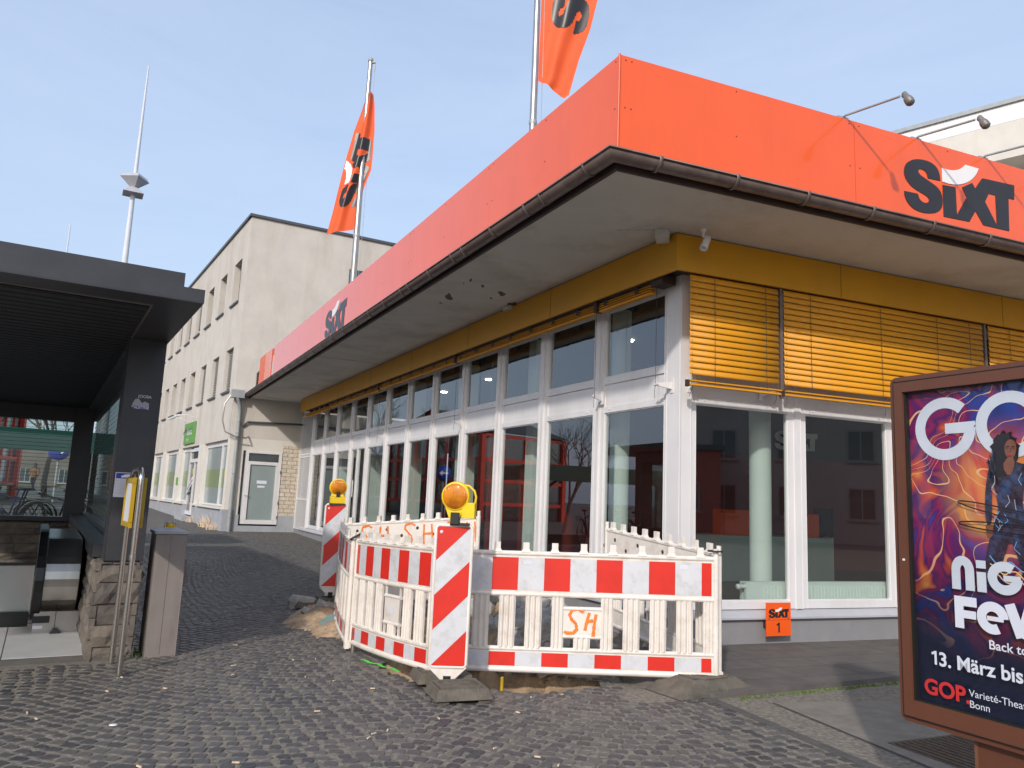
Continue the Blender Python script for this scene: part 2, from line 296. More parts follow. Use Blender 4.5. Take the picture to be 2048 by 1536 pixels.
    d['flag'] = pm("flag_cloth", (.78, .105, .02), .7, .08, 3)
setup_materials()

# ------------------------------------------------------------------ mesh builder
class MB:
    def __init__(s, M=None): s.v = []; s.f = []; s.mi = []; s.sm = []; s.M = M or Matrix.Identity(4); s.cur = 0; s.post = None
    def add(s, vs, fs, smooth=False):
        b = len(s.v)
        for p in vs:
            q = Vector(p)
            if s.post: q = s.post(q)
            s.v.append(tuple(s.M @ q))
        for f in fs: s.f.append(tuple(b+i for i in f)); s.mi.append(s.cur); s.sm.append(smooth)
        return s
    def box(s, x0, y0, z0, x1, y1, z1, nx=1):
        if x0 > x1: x0, x1 = x1, x0
        if y0 > y1: y0, y1 = y1, y0
        if z0 > z1: z0, z1 = z1, z0
        vs = []; fs = []
        for i in range(nx+1):
            x = x0+(x1-x0)*i/nx; vs += [(x, y0, z0), (x, y1, z0), (x, y1, z1), (x, y0, z1)]
        for i in range(nx):
            a = 4*i; b = a+4
            fs += [(a, a+1, b+1, b)[::-1], (a+1, a+2, b+2, b+1)[::-1], (a+2, a+3, b+3, b+2)[::-1], (a+3, a, b, b+3)[::-1]]
        e = 4*nx; fs += [(0, 3, 2, 1)[::-1], (e, e+1, e+2, e+3)[::-1]]
        fs[-2] = (0, 3, 2, 1); fs[-1] = (e, e+1, e+2, e+3)
        return s.add(vs, fs)
    def hexa(s, p): # 8 pts bottom ccw, top ccw
        return s.add(p, [(3, 2, 1, 0), (4, 5, 6, 7), (0, 1, 5, 4), (1, 2, 6, 5), (2, 3, 7, 6), (3, 0, 4, 7)])
    def frustum(s, x0, y0, x1, y1, z0, z1, inx, iny=None):
        iny = inx if iny is None else iny
        return s.hexa([(x0, y0, z0), (x1, y0, z0), (x1, y1, z0), (x0, y1, z0), (x0+inx, y0+iny, z1), (x1-inx, y0+iny, z1), (x1-inx, y1-iny, z1), (x0+inx, y1-iny, z1)])
    def tube(s, pts, r, n=10, cap=True, closed=False):
        pts = [Vector(p) for p in pts]; k = len(pts); rs = r if isinstance(r, (list, tuple)) else [r]*k
        vs = []; fs = []; up = None
        for i, p in enumerate(pts):
            if closed: t = (pts[(i+1) % k]-pts[i-1])
            else: t = (pts[min(i+1, k-1)]-pts[max(i-1, 0)])
            t.normalize()
            if up is None: up = Vector((0, 0, 1)) if abs(t.z) < .9 else Vector((1, 0, 0))
            a = t.cross(up)
            if a.length < 1e-4: a = t.orthogonal()
            a.normalize(); b = a.cross(t).normalized(); up = b
            for j in range(n):
                w = 2*pi*j/n; vs.append(p+a*cos(w)*rs[i]+b*sin(w)*rs[i])
        rng = range(k) if closed else range(k-1)
        for i in rng:
            i2 = (i+1) % k
            for j in range(n): fs.append((i*n+j, i*n+(j+1) % n, i2*n+(j+1) % n, i2*n+j)[::-1])
        s.add(vs, fs, True)
        if cap and not closed:
            s.add([tuple(v) for v in vs[:n]], [tuple(range(n))]); s.add([tuple(v) for v in vs[-n:]], [tuple(range(n))[::-1]])
        return s
    def lathe(s, prof, c=(0, 0, 0), axis='z', n=24):
        vs = []; fs = []
        for (r, h) in prof:
            for j in range(n):
                w = 2*pi*j/n
                if axis == 'z': vs.append((c[0]+r*cos(w), c[1]+r*sin(w), c[2]+h))
                elif axis == 'y': vs.append((c[0]+r*cos(w), c[1]+h, c[2]+r*sin(w)))
                else: vs.append((c[0]+h, c[1]+r*cos(w), c[2]+r*sin(w)))
        for i in range(len(prof)-1):
            for j in range(n): fs.append((i*n+j, i*n+(j+1) % n, (i+1)*n+(j+1) % n, (i+1)*n+j))
        return s.add(vs, fs, True)
    def plate(s, outline, t, holes=(), y=0):
        """polygon in local x,z given thickness t along -y (front face at y)"""
        loops = [outline]+list(holes); flat = [p for l in loops for p in l]
        tri = tessellate_polygon([[Vector((a, b, 0)) for a, b in l] for l in loops])
        n = len(flat); vs = [(a, y, b) for a, b in flat]
        def area(t_): a, b, c = (flat[i] for i in t_); return (b[0]-a[0])*(c[1]-a[1])-(b[1]-a[1])*(c[0]-a[0])
        fs = []
        for q in tri:
            q = tuple(q)
            if area(q) < 0: q = q[::-1]
            fs.append(q)
        if t:
            vs += [(a, y+t, b) for a, b in flat]; fs += [tuple(i+n for i in q)[::-1] for q in list(fs)]
            o = 0
            for l in loops:
                k = len(l)
                for i in range(k): fs.append((o+i, o+(i+1) % k, n+o+(i+1) % k, n+o+i))
                o += k
        return s.add(vs, fs)
    def build(s, name, mats, parent=None, bevel=0, label=None):
        me = bpy.data.meshes.new(name); me.from_pydata(s.v, [], s.f); me.update()
        if not isinstance(mats, (list, tuple)): mats = [mats]
        for m_ in mats: me.materials.append(M_[m_] if isinstance(m_, str) else m_)
        me.polygons.foreach_set('material_index', s.mi); me.polygons.foreach_set('use_smooth', s.sm)
        o = bpy.data.objects.new(name, me); COL.objects.link(o)
        if parent: o.parent = parent
        if label: o['label'] = label
        if bevel:
            b = o.modifiers.new("bevel", 'BEVEL'); b.width = bevel; b.segments = 2; b.limit_method = 'ANGLE'; b.angle_limit = R(40)
        return o

def frame(o, az, z=None):
    """local x along az, local y to its left (inwards), z up"""
    a = R(az); M = Matrix.Identity(4)
    M[0][0], M[1][0] = cos(a), sin(a); M[0][1], M[1][1] = -sin(a), cos(a)
    M[0][3], M[1][3], M[2][3] = o[0], o[1], (o[2] if len(o) > 2 else 0) if z is None else z
    return M
def thing(name, label, cat, loc=(0, 0, 0), rz=0, group=None, kind=None):
    o = bpy.data.objects.new(name, None); COL.objects.link(o); o.location = loc; o.rotation_euler = (0, 0, R(rz)); o.empty_display_size = .1
    o['label'] = label; o['category'] = cat
    if group: o['group'] = group
    if kind: o['kind'] = kind
    return o
def sub(name, parent):
    o = bpy.data.objects.new(name, None); COL.objects.link(o); o.parent = parent; o.empty_display_size = .1; return o
def tag(o, label, cat, group=None, kind=None):
    o['label'] = label; o['category'] = cat
    if group: o['group'] = group
    if kind: o['kind'] = kind
    return o
def struct(o, label=None):
    o['kind'] = 'structure'
    if label: o['label'] = label
    return o
def copy_tree(o, parent=None):
    c = o.copy(); COL.objects.link(c); c.parent = parent
    for ch in list(o.children): copy_tree(ch, c)
    return c
def text_mesh(body, size, M, mat, name, parent, bold=0.0, align='LEFT', y=0, space=1.0, t=0.0):
    cu = bpy.data.curves.new("t", 'FONT'); cu.body = body; cu.size = size; cu.offset = bold; cu.align_x = align; cu.space_character = space; cu.extrude = t
    o = bpy.data.objects.new("t", cu); COL.objects.link(o)
    dg = bpy.context.evaluated_depsgraph_get(); me = bpy.data.meshes.new_from_object(o.evaluated_get(dg))
    bpy.data.objects.remove(o)
    T = M @ Matrix.Translation((0, y, 0)) @ Matrix.Rotation(R(90), 4, 'X')
    me.transform(T); me.materials.clear(); me.materials.append(M_[mat])
    ob = bpy.data.objects.new(name, me); COL.objects.link(ob); ob.parent = parent
    return ob

# ------------------------------------------------------------------ key frames of the place
A1, A2 = 117.05282, 21.46986
K = Vector((1.811, 8.061, 0))
u1 = Vector((cos(R(A1)), sin(R(A1)), 0)); u2 = Vector((cos(R(A2)), sin(R(A2)), 0))
n1 = Vector((-sin(R(A1)), cos(R(A1)), 0)); n2 = Vector((sin(R(A2)), -cos(R(A2)), 0))   # outward normals
def corner(o1, o2):
    det = n1.x*n2.y-n1.y*n2.x
    return K+Vector(((o1*n2.y-n1.y*o2)/det, (n1.x*o2-o1*n2.x)/det, 0))
def gz(x, y):
    d = math.hypot(x, y)
    def pl(t, P):
        for (a, za), (b, zb) in zip(P, P[1:]):
            if t <= b: return za+(zb-za)*max(0, t-a)/(b-a)
        return P[-1][1]
    z = pl(d, [(0, 0), (11, 0), (20, .08), (28, .2), (70, .85), (400, 2.0)]) if y > 0 else 0
    if y > 0 and x > 3: z = 0
    return z

# ================================================================== GROUND
CE1, CE2 = 121.9, 30.87
Q = Vector((-3.285, 6.455, 0)); FQ = frame(Q, CE2); FQi = FQ.inverted()
def inq(x, y):
    q = FQi @ Vector((x, y, 0)); return q.x, q.y
PIT = [(-.55, 6.22), (-.35, 6.12), (.05, 6.03), (.3, 6.0), (.42, 6.1), (.75, 6.27), (.95, 6.45), (1.0, 6.8), (.9, 7.4), (.8, 8.3), (.1, 9.2), (-.8, 10.2), (-1.5, 11.2), (-2.3, 10.9), (-2.55, 10.2), (-2.3, 9.3), (-1.95, 8.3), (-1.55, 7.7), (-1.25, 7.3), (-.95, 6.75)]
def inpoly(x, y, P):
    c = False; j = len(P)-1
    for i in range(len(P)):
        if (P[i][1] > y) != (P[j][1] > y) and x < (P[j][0]-P[i][0])*(y-P[i][1])/(P[j][1]-P[i][1])+P[i][0]: c = not c
        j = i
    return c
def pit_hole(x, y): # real trench just behind the front barrier
    return inpoly(x, y, [(-.7, 6.2), (-.35, 6.1), (.05, 6.02), (.3, 5.99), (.42, 6.1), (.75, 6.27), (.85, 6.5), (.3, 6.62), (-.5, 6.75), (-.95, 6.9), (-1.05, 6.7)])
def in_stair(x, y):
    a, b = inq(x, y); return -3.9 < a < -.03 and 1.75 < b < 7.3
def kerbside(x, y): # right of the edge between setts and the concrete gutter
    ax, ay, bx, by = 1.40, 6.45, 2.105, 4.592
    return (x-ax)*(by-ay)-(y-ay)*(bx-ax) < 0

def build_ground():
    xs = [-400, -200, -100, -60, -40, -30, -24, -20, -17, -15]+[-13+i*.5 for i in range(11)]+[-7.8+i*.1 for i in range(108)]+[3.5, 4.5, 6, 9, 14, 20, 30, 60, 120, 250, 400]
    ys = [-400, -200, -100, -50, -25, -12, -6, -2, 0, 1, 2, 3]+[3.5+i*.1 for i in range(110)]+[15+i for i in range(16)]+[34, 40, 48, 58, 70, 90, 120, 200, 400]
    b = MB(); idx = {}
    vs = []
    for j, y in enumerate(ys):
        for i, x in enumerate(xs): vs.append((x, y, gz(x, y)-.0052))
    nx = len(xs); fs = []
    for j in range(len(ys)-1):
        for i in range(nx-1):
            cx, cy = (xs[i]+xs[i+1])/2, (ys[j]+ys[j+1])/2
            if pit_hole(cx, cy) or in_stair(cx, cy): continue
            fs.append((j*nx+i, j*nx+i+1, (j+1)*nx+i+1, (j+1)*nx+i))
    b.add(vs, fs); struct(b.build("ground", 'ground'))
build_ground()

def build_setts():
    rnd = random.Random(3); b = MB(); V = b.v; F = b.f
    step = .092; n = 0
    def ok(x, y):
        if y > 17 or y < 3.0: return False
        a, bb = inq(x, y)
        if -4.2 < a < .34 and -.14 < bb < 9: return False
        if pit_hole(x, y): return False
        if kerbside(x, y) and y < 6.5: return False
        if (Vector((x, y, 0))-K).dot(n1) < .12: return False
        if (Vector((x, y, 0))-K).dot(n2) < 1.75 and x > .95: return False
        if inpoly(x, y, PIT) and y > 6.9 and rnd.random() < .8: return False
        return abs(x) < 1.0+y*.74
    for j in range(-40, 200):
        for i in range(-140, 44):
            x = i*step+(.5*step if j % 2 else 0)+rnd.uniform(-.014, .014)
            amp = .27; per = 2.6
            y = j*.098+amp*(1-abs(sin(pi*x/per+.6))**1.3)*1.6+rnd.uniform(-.008, .008)
            if not ok(x, y): continue
            s_ = .6*.0
            h = 1e-3; sl = (amp*1.6*((1-abs(sin(pi*(x+h)/per+.6))**1.3)-(1-abs(sin(pi*(x-h)/per+.6))**1.3)))/(2*h)
            ang = math.atan(sl)*.85+rnd.uniform(-.13, .13); ca, sa = cos(ang), sin(ang)
            hw = .0425*rnd.uniform(.74, 1.08); hh = .0440*rnd.uniform(.78, 1.05)*max(.72, ca); z = gz(x, y)+rnd.uniform(-.0015, .0015)
            tx, ty = rnd.uniform(-.022, .022), rnd.uniform(-.022, .022)
            o = len(V); far = y > 11
            K_ = ((-1, -.62), (-.7, -1), (.7, -1), (1, -.62), (1, .62), (.7, 1), (-.7, 1), (-1, .62)) if not far else ((-1, -1), (1, -1), (1, 1), (-1, 1))
            m_ = len(K_)
            rings = ((1.0, -.009), (.965, -.0012), (.84, .0006))
            J8 = [(rnd.uniform(.80, 1.08), rnd.uniform(.80, 1.08)) for _ in range(m_)]; ki = 0
            for (k, dz) in rings:
                for (px, py) in K_:
                    jx, jy = J8[ki]; ki = (ki+1) % m_
                    ax, ay = px*hw*k*jx, py*hh*k*jy
                    V.append((x+ax*ca-ay*sa, y+ax*sa+ay*ca, z+dz+ax*tx+ay*ty))
            for q in range(2):
                for w in range(m_): F.append((o+q*m_+w, o+q*m_+(w+1) % m_, o+(q+1)*m_+(w+1) % m_, o+(q+1)*m_+w))
            F.append(tuple(o+2*m_+w for w in range(m_)))
            n += 1
    b.mi = [0]*len(F); b.sm = [len(q) == 4 for q in F]
    struct(b.build("cobblestone_pavement", 'sett'), "dark basalt setts laid in arcs with sandy joints")
build_setts()

def build_right_pavement():
    # raised slab platform along the building, concrete gutter strips, kerb, grate
    P = lambda x, y: (x, y)
    b = MB()
    S1 = Vector((1.30, 5.98, 0)); e = Vector((3.404, 6.894, 0))-Vector((1.979, 6.175, 0)); e.normalize()
    a0 = Vector((1.05, 5.78, 0)); far = a0+e*9
    wall = K+n2*.05
    # platform polygon from the wall to the step line
    p = [K+n2*.02-u2*1.2, K+n2*.02+u2*10, far, Vector((1.62, 6.05, 0)), Vector((1.0, 6.5, 0)), Vector((.98, 7.0, 0))]
    b = MB(); vs = [(q.x, q.y, .035) for q in p]+[(q.x, q.y, -.1) for q in p]; k = len(p)
    b.add(vs, [tuple(range(k)), ]+[(i, i+k, (i+1) % k+k, (i+1) % k) for i in range(k)])
    o = b.build("pavement", 'slab'); struct(o, "dark slab paving beside the building wall")
    # slab joints
    j = MB(); M0 = frame(K, A2); j.M = M0
    for i in range(1, 5): j.box(-.9, -.02-.36*i-.004, .033, 9, -.02-.36*i+.004, .0372)
    rr = random.Random(5)
    for r_ in range(4):
        x = -.7+rr.random()*.4
        while x < 7: j.box(x-.003, -.03-.36*(r_+1), .033, x+.003, -.03-.36*r_, .0368); x += .62
    struct(j.build("pavement_joints", 'kerb'))
    g = MB()  # light concrete field
    A = Vector((1.40, 6.45, 0)); B = Vector((2.105, 4.592, 0)); dAB = (B-A).normalized(); nAB = Vector((-dAB.y, dAB.x, 0))
    a1 = A+dAB*.25; L_ = 7.0
    q = [a1, a1+dAB*L_, a1+dAB*L_+nAB*6, Vector((9, 9.6, 0)), Vector((1.6, 6.1, 0))]
    g.add([(v.x, v.y, -.006) for v in q], [tuple(range(len(q)))]); struct(g.build("concrete_pavement", 'concrete'), "worn light concrete strip beside the cobbles")
    kk = MB()
    rr = random.Random(9); t = 0
    while t < 6.5:
        l = .95; p0 = a1+dAB*t; p1 = a1+dAB*(t+l-.008)
        kk.hexa([(v.x, v.y, z) for z in (-.05, .004) for v in (p0, p1, p1+nAB*.075, p0+nAB*.075)]); t += l
    struct(kk.build("edging_kerb", 'kerb', bevel=.004), "narrow grey edging strip between cobbles and concrete")
    st = MB(); s0 = Vector((2.037, 6.0, 0)); dS = (Vector((2.505, 4.641, 0))-Vector((2.037, 6.109, 0))).normalized(); nS = Vector((-dS.y, dS.x, 0))
    st.add([(v.x, v.y, -.002) for v in (s0, s0+dS*6, s0+dS*6+nS*.016, s0+nS*.016)], [(0, 1, 2, 3)])
    struct(st.build("gutter_joint", 'kerb'))
    fld = MB(); s1 = s0+nS*.02
    fld.add([(v.x, v.y, .0) for v in (s1, s1+dS*5, s1+dS*5+nS*1.3, s1+nS*1.3+dS*.1)], [(0, 1, 2, 3)])
    struct(fld.build("asphalt_strip", 'concrete'))
    gr = MB(frame((2.455, 5.092, .004), 24))
    gr.box(0, -.75, -.02, 1.2, 0, -.001)
    for i in range(22): gr.box(.03+i*.054, -.72, -.001, .055+i*.054, -.03, .004)
    struct(gr.build("pavement_grate", 'grate'), "ribbed iron cover plate in the pavement below the poster case")
    mo = MB(); rr = random.Random(2)
    for i in range(260):
        s = rr.random()**.8*2.6; c = Vector((1.75, 6.06, 0))+e*s+Vector((rr.gauss(0, .02), rr.gauss(-.02, .015), 0)); r_ = rr.uniform(.005, .02)
        if rr.random() < .45 and s > 1.3: continue
        h = rr.uniform(.006, .022); a = rr.random()*6
        mo.add([(c.x+r_*cos(a+w), c.y+r_*sin(a+w), -.006) for w in (0, 1.57, 3.14, 4.7)]+[(c.x+rr.gauss(0, .008), c.y+rr.gauss(0, .008), h)], [(0, 1, 4), (1, 2, 4), (2, 3, 4), (3, 0, 4)])
    tag(mo.build("moss", 'moss'), "green moss and weeds growing along the pavement step", 'moss', kind='stuff')
build_right_pavement()

def build_pit():
    rr = random.Random(11)
    b = MB(); n = 60
    vs = []; fs = []; hs = {}
    x0, x1, y0, y1 = -2.9, 1.2, 5.8, 11.6; st = .05
    nx = int((x1-x0)/st); ny = int((y1-y0)/st)
    from mathutils import noise
    def H(x, y):
        h = noise.fractal(Vector((x*2.2, y*2.2, 3)), 1, 2, 5)*.07+noise.noise(Vector((x*9, y*9, 1)))*.02
        if pit_hole(x, y): return -.26+h
        inside = inpoly(x, y, PIT)
        base = -.03+h*.45
        m1 = math.exp(-((x-.15)**2/.55+(y-7.55)**2/.4))*.72+math.exp(-((x+.3)**2/.5+(y-8.3)**2/.8))*.3
        m2 = math.exp(-((x+2.1)**2/.12+(y-9.1)**2/.5))*.20+math.exp(-((x+1.75)**2/.08+(y-8.3)**2/.25))*.12
        m3 = math.exp(-((x-.1)**2/.5+(y-6.85)**2/.07))*.18
        return (base if inside else -.05+h*.3)+m1*(.5+h*6)+m2*(.8+h*5)+m3*(.6+h*4)
    keep = set()
    for j in range(ny+1):
        for i in range(nx+1):
            x, y = x0+i*st+rr.uniform(-.01, .01), y0+j*st+rr.uniform(-.01, .01); vs.append((x, y, H(x, y)))
    for j in range(ny):
        for i in range(nx):
            x, y = x0+(i+.5)*st, y0+(j+.5)*st
            q = (j*(nx+1)+i, j*(nx+1)+i+1, (j+1)*(nx+1)+i+1, (j+1)*(nx+1)+i)
            zz = max(vs[k][2] for k in q)
            if pit_hole(x, y) or inpoly(x, y, PIT) or (zz > -.012 and (Vector((x, y, 0))-K).dot(n1) > .12): fs.append(q)
    b.add(vs, fs, True); tag(b.build("excavated_soil", 'soil'), "sandy excavated soil and open trench inside the barriers", 'soil', kind='stuff')
    # chunks
    def chunk(r, seed):
        q = random.Random(seed); c = MB(); pts = []
        n_ = 7; sx, sy, sz = r*q.uniform(.8, 1.3), r*q.uniform(.6, 1), r*q.uniform(.35, .8)
        for lev in (-1, 0, 1):
            for k in range(n_):
                w = 2*pi*k/n_+q.uniform(-.25, .25); rad = (1 if lev == 0 else .78)*q.uniform(.8, 1.1)
                pts.append((sx*cos(w)*rad, sy*sin(w)*rad, lev*sz*q.uniform(.75, 1)))
        fs = []
        for l in range(2):
            for k in range(n_): fs.append((l*n_+k, l*n_+(k+1) % n_, (l+1)*n_+(k+1) % n_, (l+1)*n_+k))
        fs += [tuple(range(n_))[::-1], tuple(range(2*n_, 3*n_))]
        return c.add(pts, fs)
    protos = []
    k = 0
    lab = "grey angular chunk of broken asphalt heaped behind the front barrier"
    for i in range(75):
        x = rr.gauss(.28, .36); y = rr.gauss(7.2, .3); r_ = rr.uniform(.08, .19)
        if not inpoly(x, y, PIT) or pit_hole(x, y): x, y = rr.uniform(-.3, .6), rr.uniform(7, 8)
        z = H(x, y)+r_*.35
        if k < 8:
            o = chunk(.12, k).build("asphalt_chunk", 'chunk', bevel=.008); protos.append(o)
        else: o = protos[k % 8].copy(); COL.objects.link(o)
        o.location = (x, y, z); o.scale = (r_/.12,)*3; o.rotation_euler = (rr.uniform(-.9, .9), rr.uniform(-.9, .9), rr.uniform(0, 6))
        tag(o, lab, 'rubble', "broken asphalt chunks heaped inside the barriers"); k += 1
    # small debris as stuff
    s = MB()
    for i in range(900):
        x = rr.uniform(-2.7, 1.1); y = rr.uniform(6, 11)
        if not inpoly(x, y, PIT):
            if rr.random() < .6 or not (-2.75 < x < -1.5 and 8.0 < y < 10.4 and x > -2.0-(y-7.8)*.35): continue
        r_ = rr.uniform(.008, .04); z = H(x, y)
        if z < -.03 and not inpoly(x, y, PIT): z = 0
        a = [rr.uniform(.5, 1)*r_ for _ in range(6)]
        s.add([(x+a[0], y, z), (x, y+a[1], z), (x-a[2], y, z), (x, y-a[3], z), (x, y, z+a[4]), (x, y, z-a[5])], [(0, 1, 4), (1, 2, 4), (2, 3, 4), (3, 0, 4), (1, 0, 5), (2, 1, 5), (3, 2, 5), (0, 3, 5)])
    tag(s.build("gravel_debris", 'chunk'), "small stones and crumbs scattered over the dug up ground", 'debris', kind='stuff')
    # lumps at the left foot of the curved barrier
    for i, (x, y, r_, rot) in enumerate(((-2.45, 9.75, .17, .3), (-2.12, 9.35, .13, 1.2), (-2.2, 8.95, .1, 2), (-1.95, 8.75, .09, .5), (-2.05, 9.9, .14, 2.2))):
        o = protos[i].copy(); COL.objects.link(o); o.location = (x, y, .06); o.scale = (r_/.12,)*3; o.rotation_euler = (.4*i, .2, rot)
        tag(o, ("large dark tilted asphalt slab left of the curved barrier", "sandy lump beside the far warning board", "pale sandy stone on the left soil heap", "small sandy stone nearest the teal sheet", "brown lump under the far warning board")[i], 'rubble', "lumps on the soil heap left of the barrier")
    t = MB(); t.add([(-1.78, 8.12, .05), (-1.55, 8.05, .04), (-1.45, 8.3, .10), (-1.6, 8.55, .14), (-1.85, 8.45, .13), (-1.9, 8.25, .07)], [(0, 1, 2, 3, 4, 5)])
    o = t.build("plastic_sheet", 'teal'); so = o.modifiers.new("s", 'SOLIDIFY'); so.thickness = .006
    tag(o, "torn teal sheet lying on the sand outside the curved barrier", 'sheet')
    t = MB(); t.add([(-.55, 8.7, .33), (-.2, 8.55, .30), (-.1, 8.75, .5), (-.25, 8.95, .66), (-.5, 8.95, .62), (-.62, 8.85, .45)], [(0, 1, 2, 3, 4, 5)])
    o = t.build("plastic_sheet", 'teal'); so = o.modifiers.new("s", 'SOLIDIFY'); so.thickness = .006
    tag(o, "teal sheet standing on the rubble inside the barriers", 'sheet')
    p = MB(); p.tube([(.02, 6.16, -.25), (.02, 6.14, .07)], .013, 8)
    tag(p.build("marker_peg", 'tyellow'), "thin yellow peg standing in the trench under the front barrier", 'peg')
build_pit()

def build_litter():
    rr = random.Random(21); b = MB()
    for i in range(80):
        y = rr.uniform(3.6, 11); x = rr.uniform(-.72*y, .5)
        a, c_ = inq(x, y)
        if (-4 < a < .36 and c_ > -.2) or pit_hole(x, y): continue
        w = rr.random()*6.3; l = rr.uniform(.012, .022); z = gz(x, y)+.003
        dx, dy = cos(w)*l, sin(w)*l; ex, ey = -sin(w)*.004, cos(w)*.004
        b.hexa([(x-dx+s*ex, y-dy+s*ey, z+h) if q else (x+dx+s*ex, y+dy+s*ey, z+h) for h in (0, .007) for (q, s) in ((1, -1), (0, -1), (0, 1), (1, 1))])
    tag(b.build("litter", 'litter'), "cigarette ends and crumbs scattered on the cobbles", 'litter', kind='stuff')
    g = MB(); pts = [Vector((-1.2+i*.0195, 6.89-i*.0188+.02*sin(i*.9), 0)) for i in range(21)]
    d = Vector((.7, .7, 0)); vs = []
    for i, p in enumerate(pts):
        w = (.010+.012*abs(sin(i*1.7)))*(1.5 if i == 8 else 1); vs += [(p.x-d.x*w, p.y-d.y*w, .0035), (p.x+d.x*w, p.y+d.y*w, .0035)]
    g.add(vs, [(2*i, 2*i+2, 2*i+3, 2*i+1)[::-1] for i in range(20)])
    tag(g.build("spray_mark", 'sprayg'), "bright green spray painted line on the cobbles", 'road marking')
    c = MB(); c.lathe([(0, .004), (.022, .004), (.024, .001)], (-2.26, 4.78, .003), n=14)
    tag(c.build("bottle_cap", 'white_let'), "small white lid lying on the cobbles", 'lid')
build_litter()

# ================================================================== ORANGE RENTAL BUILDING
LS = [(0.35, 0.422), (0.529, 0.429), (0.521, 0.514), (0.475, 0.581), (0.386, 0.614), (0.271, 0.615), (0.156, 0.594), (0.057, 0.538), (0.01, 0.459), (0.017, 0.373), (0.07, 0.309), (0.155, 0.264), (0.267, 0.235), (0.339, 0.212), (0.358, 0.178), (0.327, 0.144), (0.27, 0.138), (0.215, 0.163), (0.193, 0.221), (0.005, 0.215), (0.007, 0.16), (0.051, 0.088), (0.128, 0.041), (0.239, 0.024), (0.354, 0.035), (0.462, 0.065), (0.531, 0.122), (0.552, 0.202), (0.541, 0.289), (0.486, 0.348), (0.389, 0.385), (0.293, 0.417), (0.229, 0.441), (0.207, 0.475), (0.232, 0.503), (0.289, 0.504), (0.337, 0.476)]
LX = [(0.56, 0.39), (0.75, 0.402), (0.752, 0.09), (0.912, 0.315), (0.85, 0.42), (1.006, 0.502), (1.05, 0.446), (1.169, 0.588), (1.673, 0.606), (1.659, 0.436), (1.567, 0.435), (1.549, 0.052), (1.148, 0.049), (1.036, 0.19), (0.935, 0.05), (0.556, 0.039)]
LH = [(1.255, 0.427), (1.362, 0.428), (1.359, 0.083), (1.191, 0.323)]
LT = [(0.558, 0.582), (0.65, 0.575), (0.736, 0.587), (0.823, 0.618), (0.877, 0.655), (0.914, 0.69), (1.118, 0.687), (1.065, 0.599), (0.972, 0.515), (0.864, 0.461), (0.76, 0.431), (0.658, 0.42), (0.557, 0.426)]
def smooth_loop(P, it=1):
    for _ in range(it):
        q = []
        for i in range(len(P)):
            a, b = P[i], P[(i+1) % len(P)]; q += [(a[0]*.75+b[0]*.25, a[1]*.75+b[1]*.25), (a[0]*.25+b[0]*.75, a[1]*.25+b[1]*.75)]
        P = q
    return P
def round_some(P, keep):
    """smooth a loop but keep the listed corners sharp"""
    out = []; n = len(P)
    for i in range(n):
        p = P[i]
        if i in keep: out.append(p); continue
        a, b = P[i-1], P[(i+1) % n]
        out += [(p[0]*.72+a[0]*.28*1, p[1]*.72+a[1]*.28), ((p[0]*6+a[0]+b[0])/8, (p[1]*6+a[1]+b[1])/8), (p[0]*.72+b[0]*.28, p[1]*.72+b[1]*.28)]
    return out
LS = round_some(LS, {0, 1, 18, 19}); LT = round_some(LT, {0, 5, 6, 12})
def logo(M, parent, x, z, w, dark='black', light='white_let', y=-.006, t=.005, name='lettering'):
    s = w/1.673; b = MB(M)
    f = lambda P: [(x+a*s, z+c*s) for a, c in P]
    b.plate(f(LS), t, y=y); b.plate(f(LX), t, [f(LH)], y=y); b.cur = 1; b.plate(f(LT), t, y=y-.0012)
    return b.build(name, [dark, light], parent)

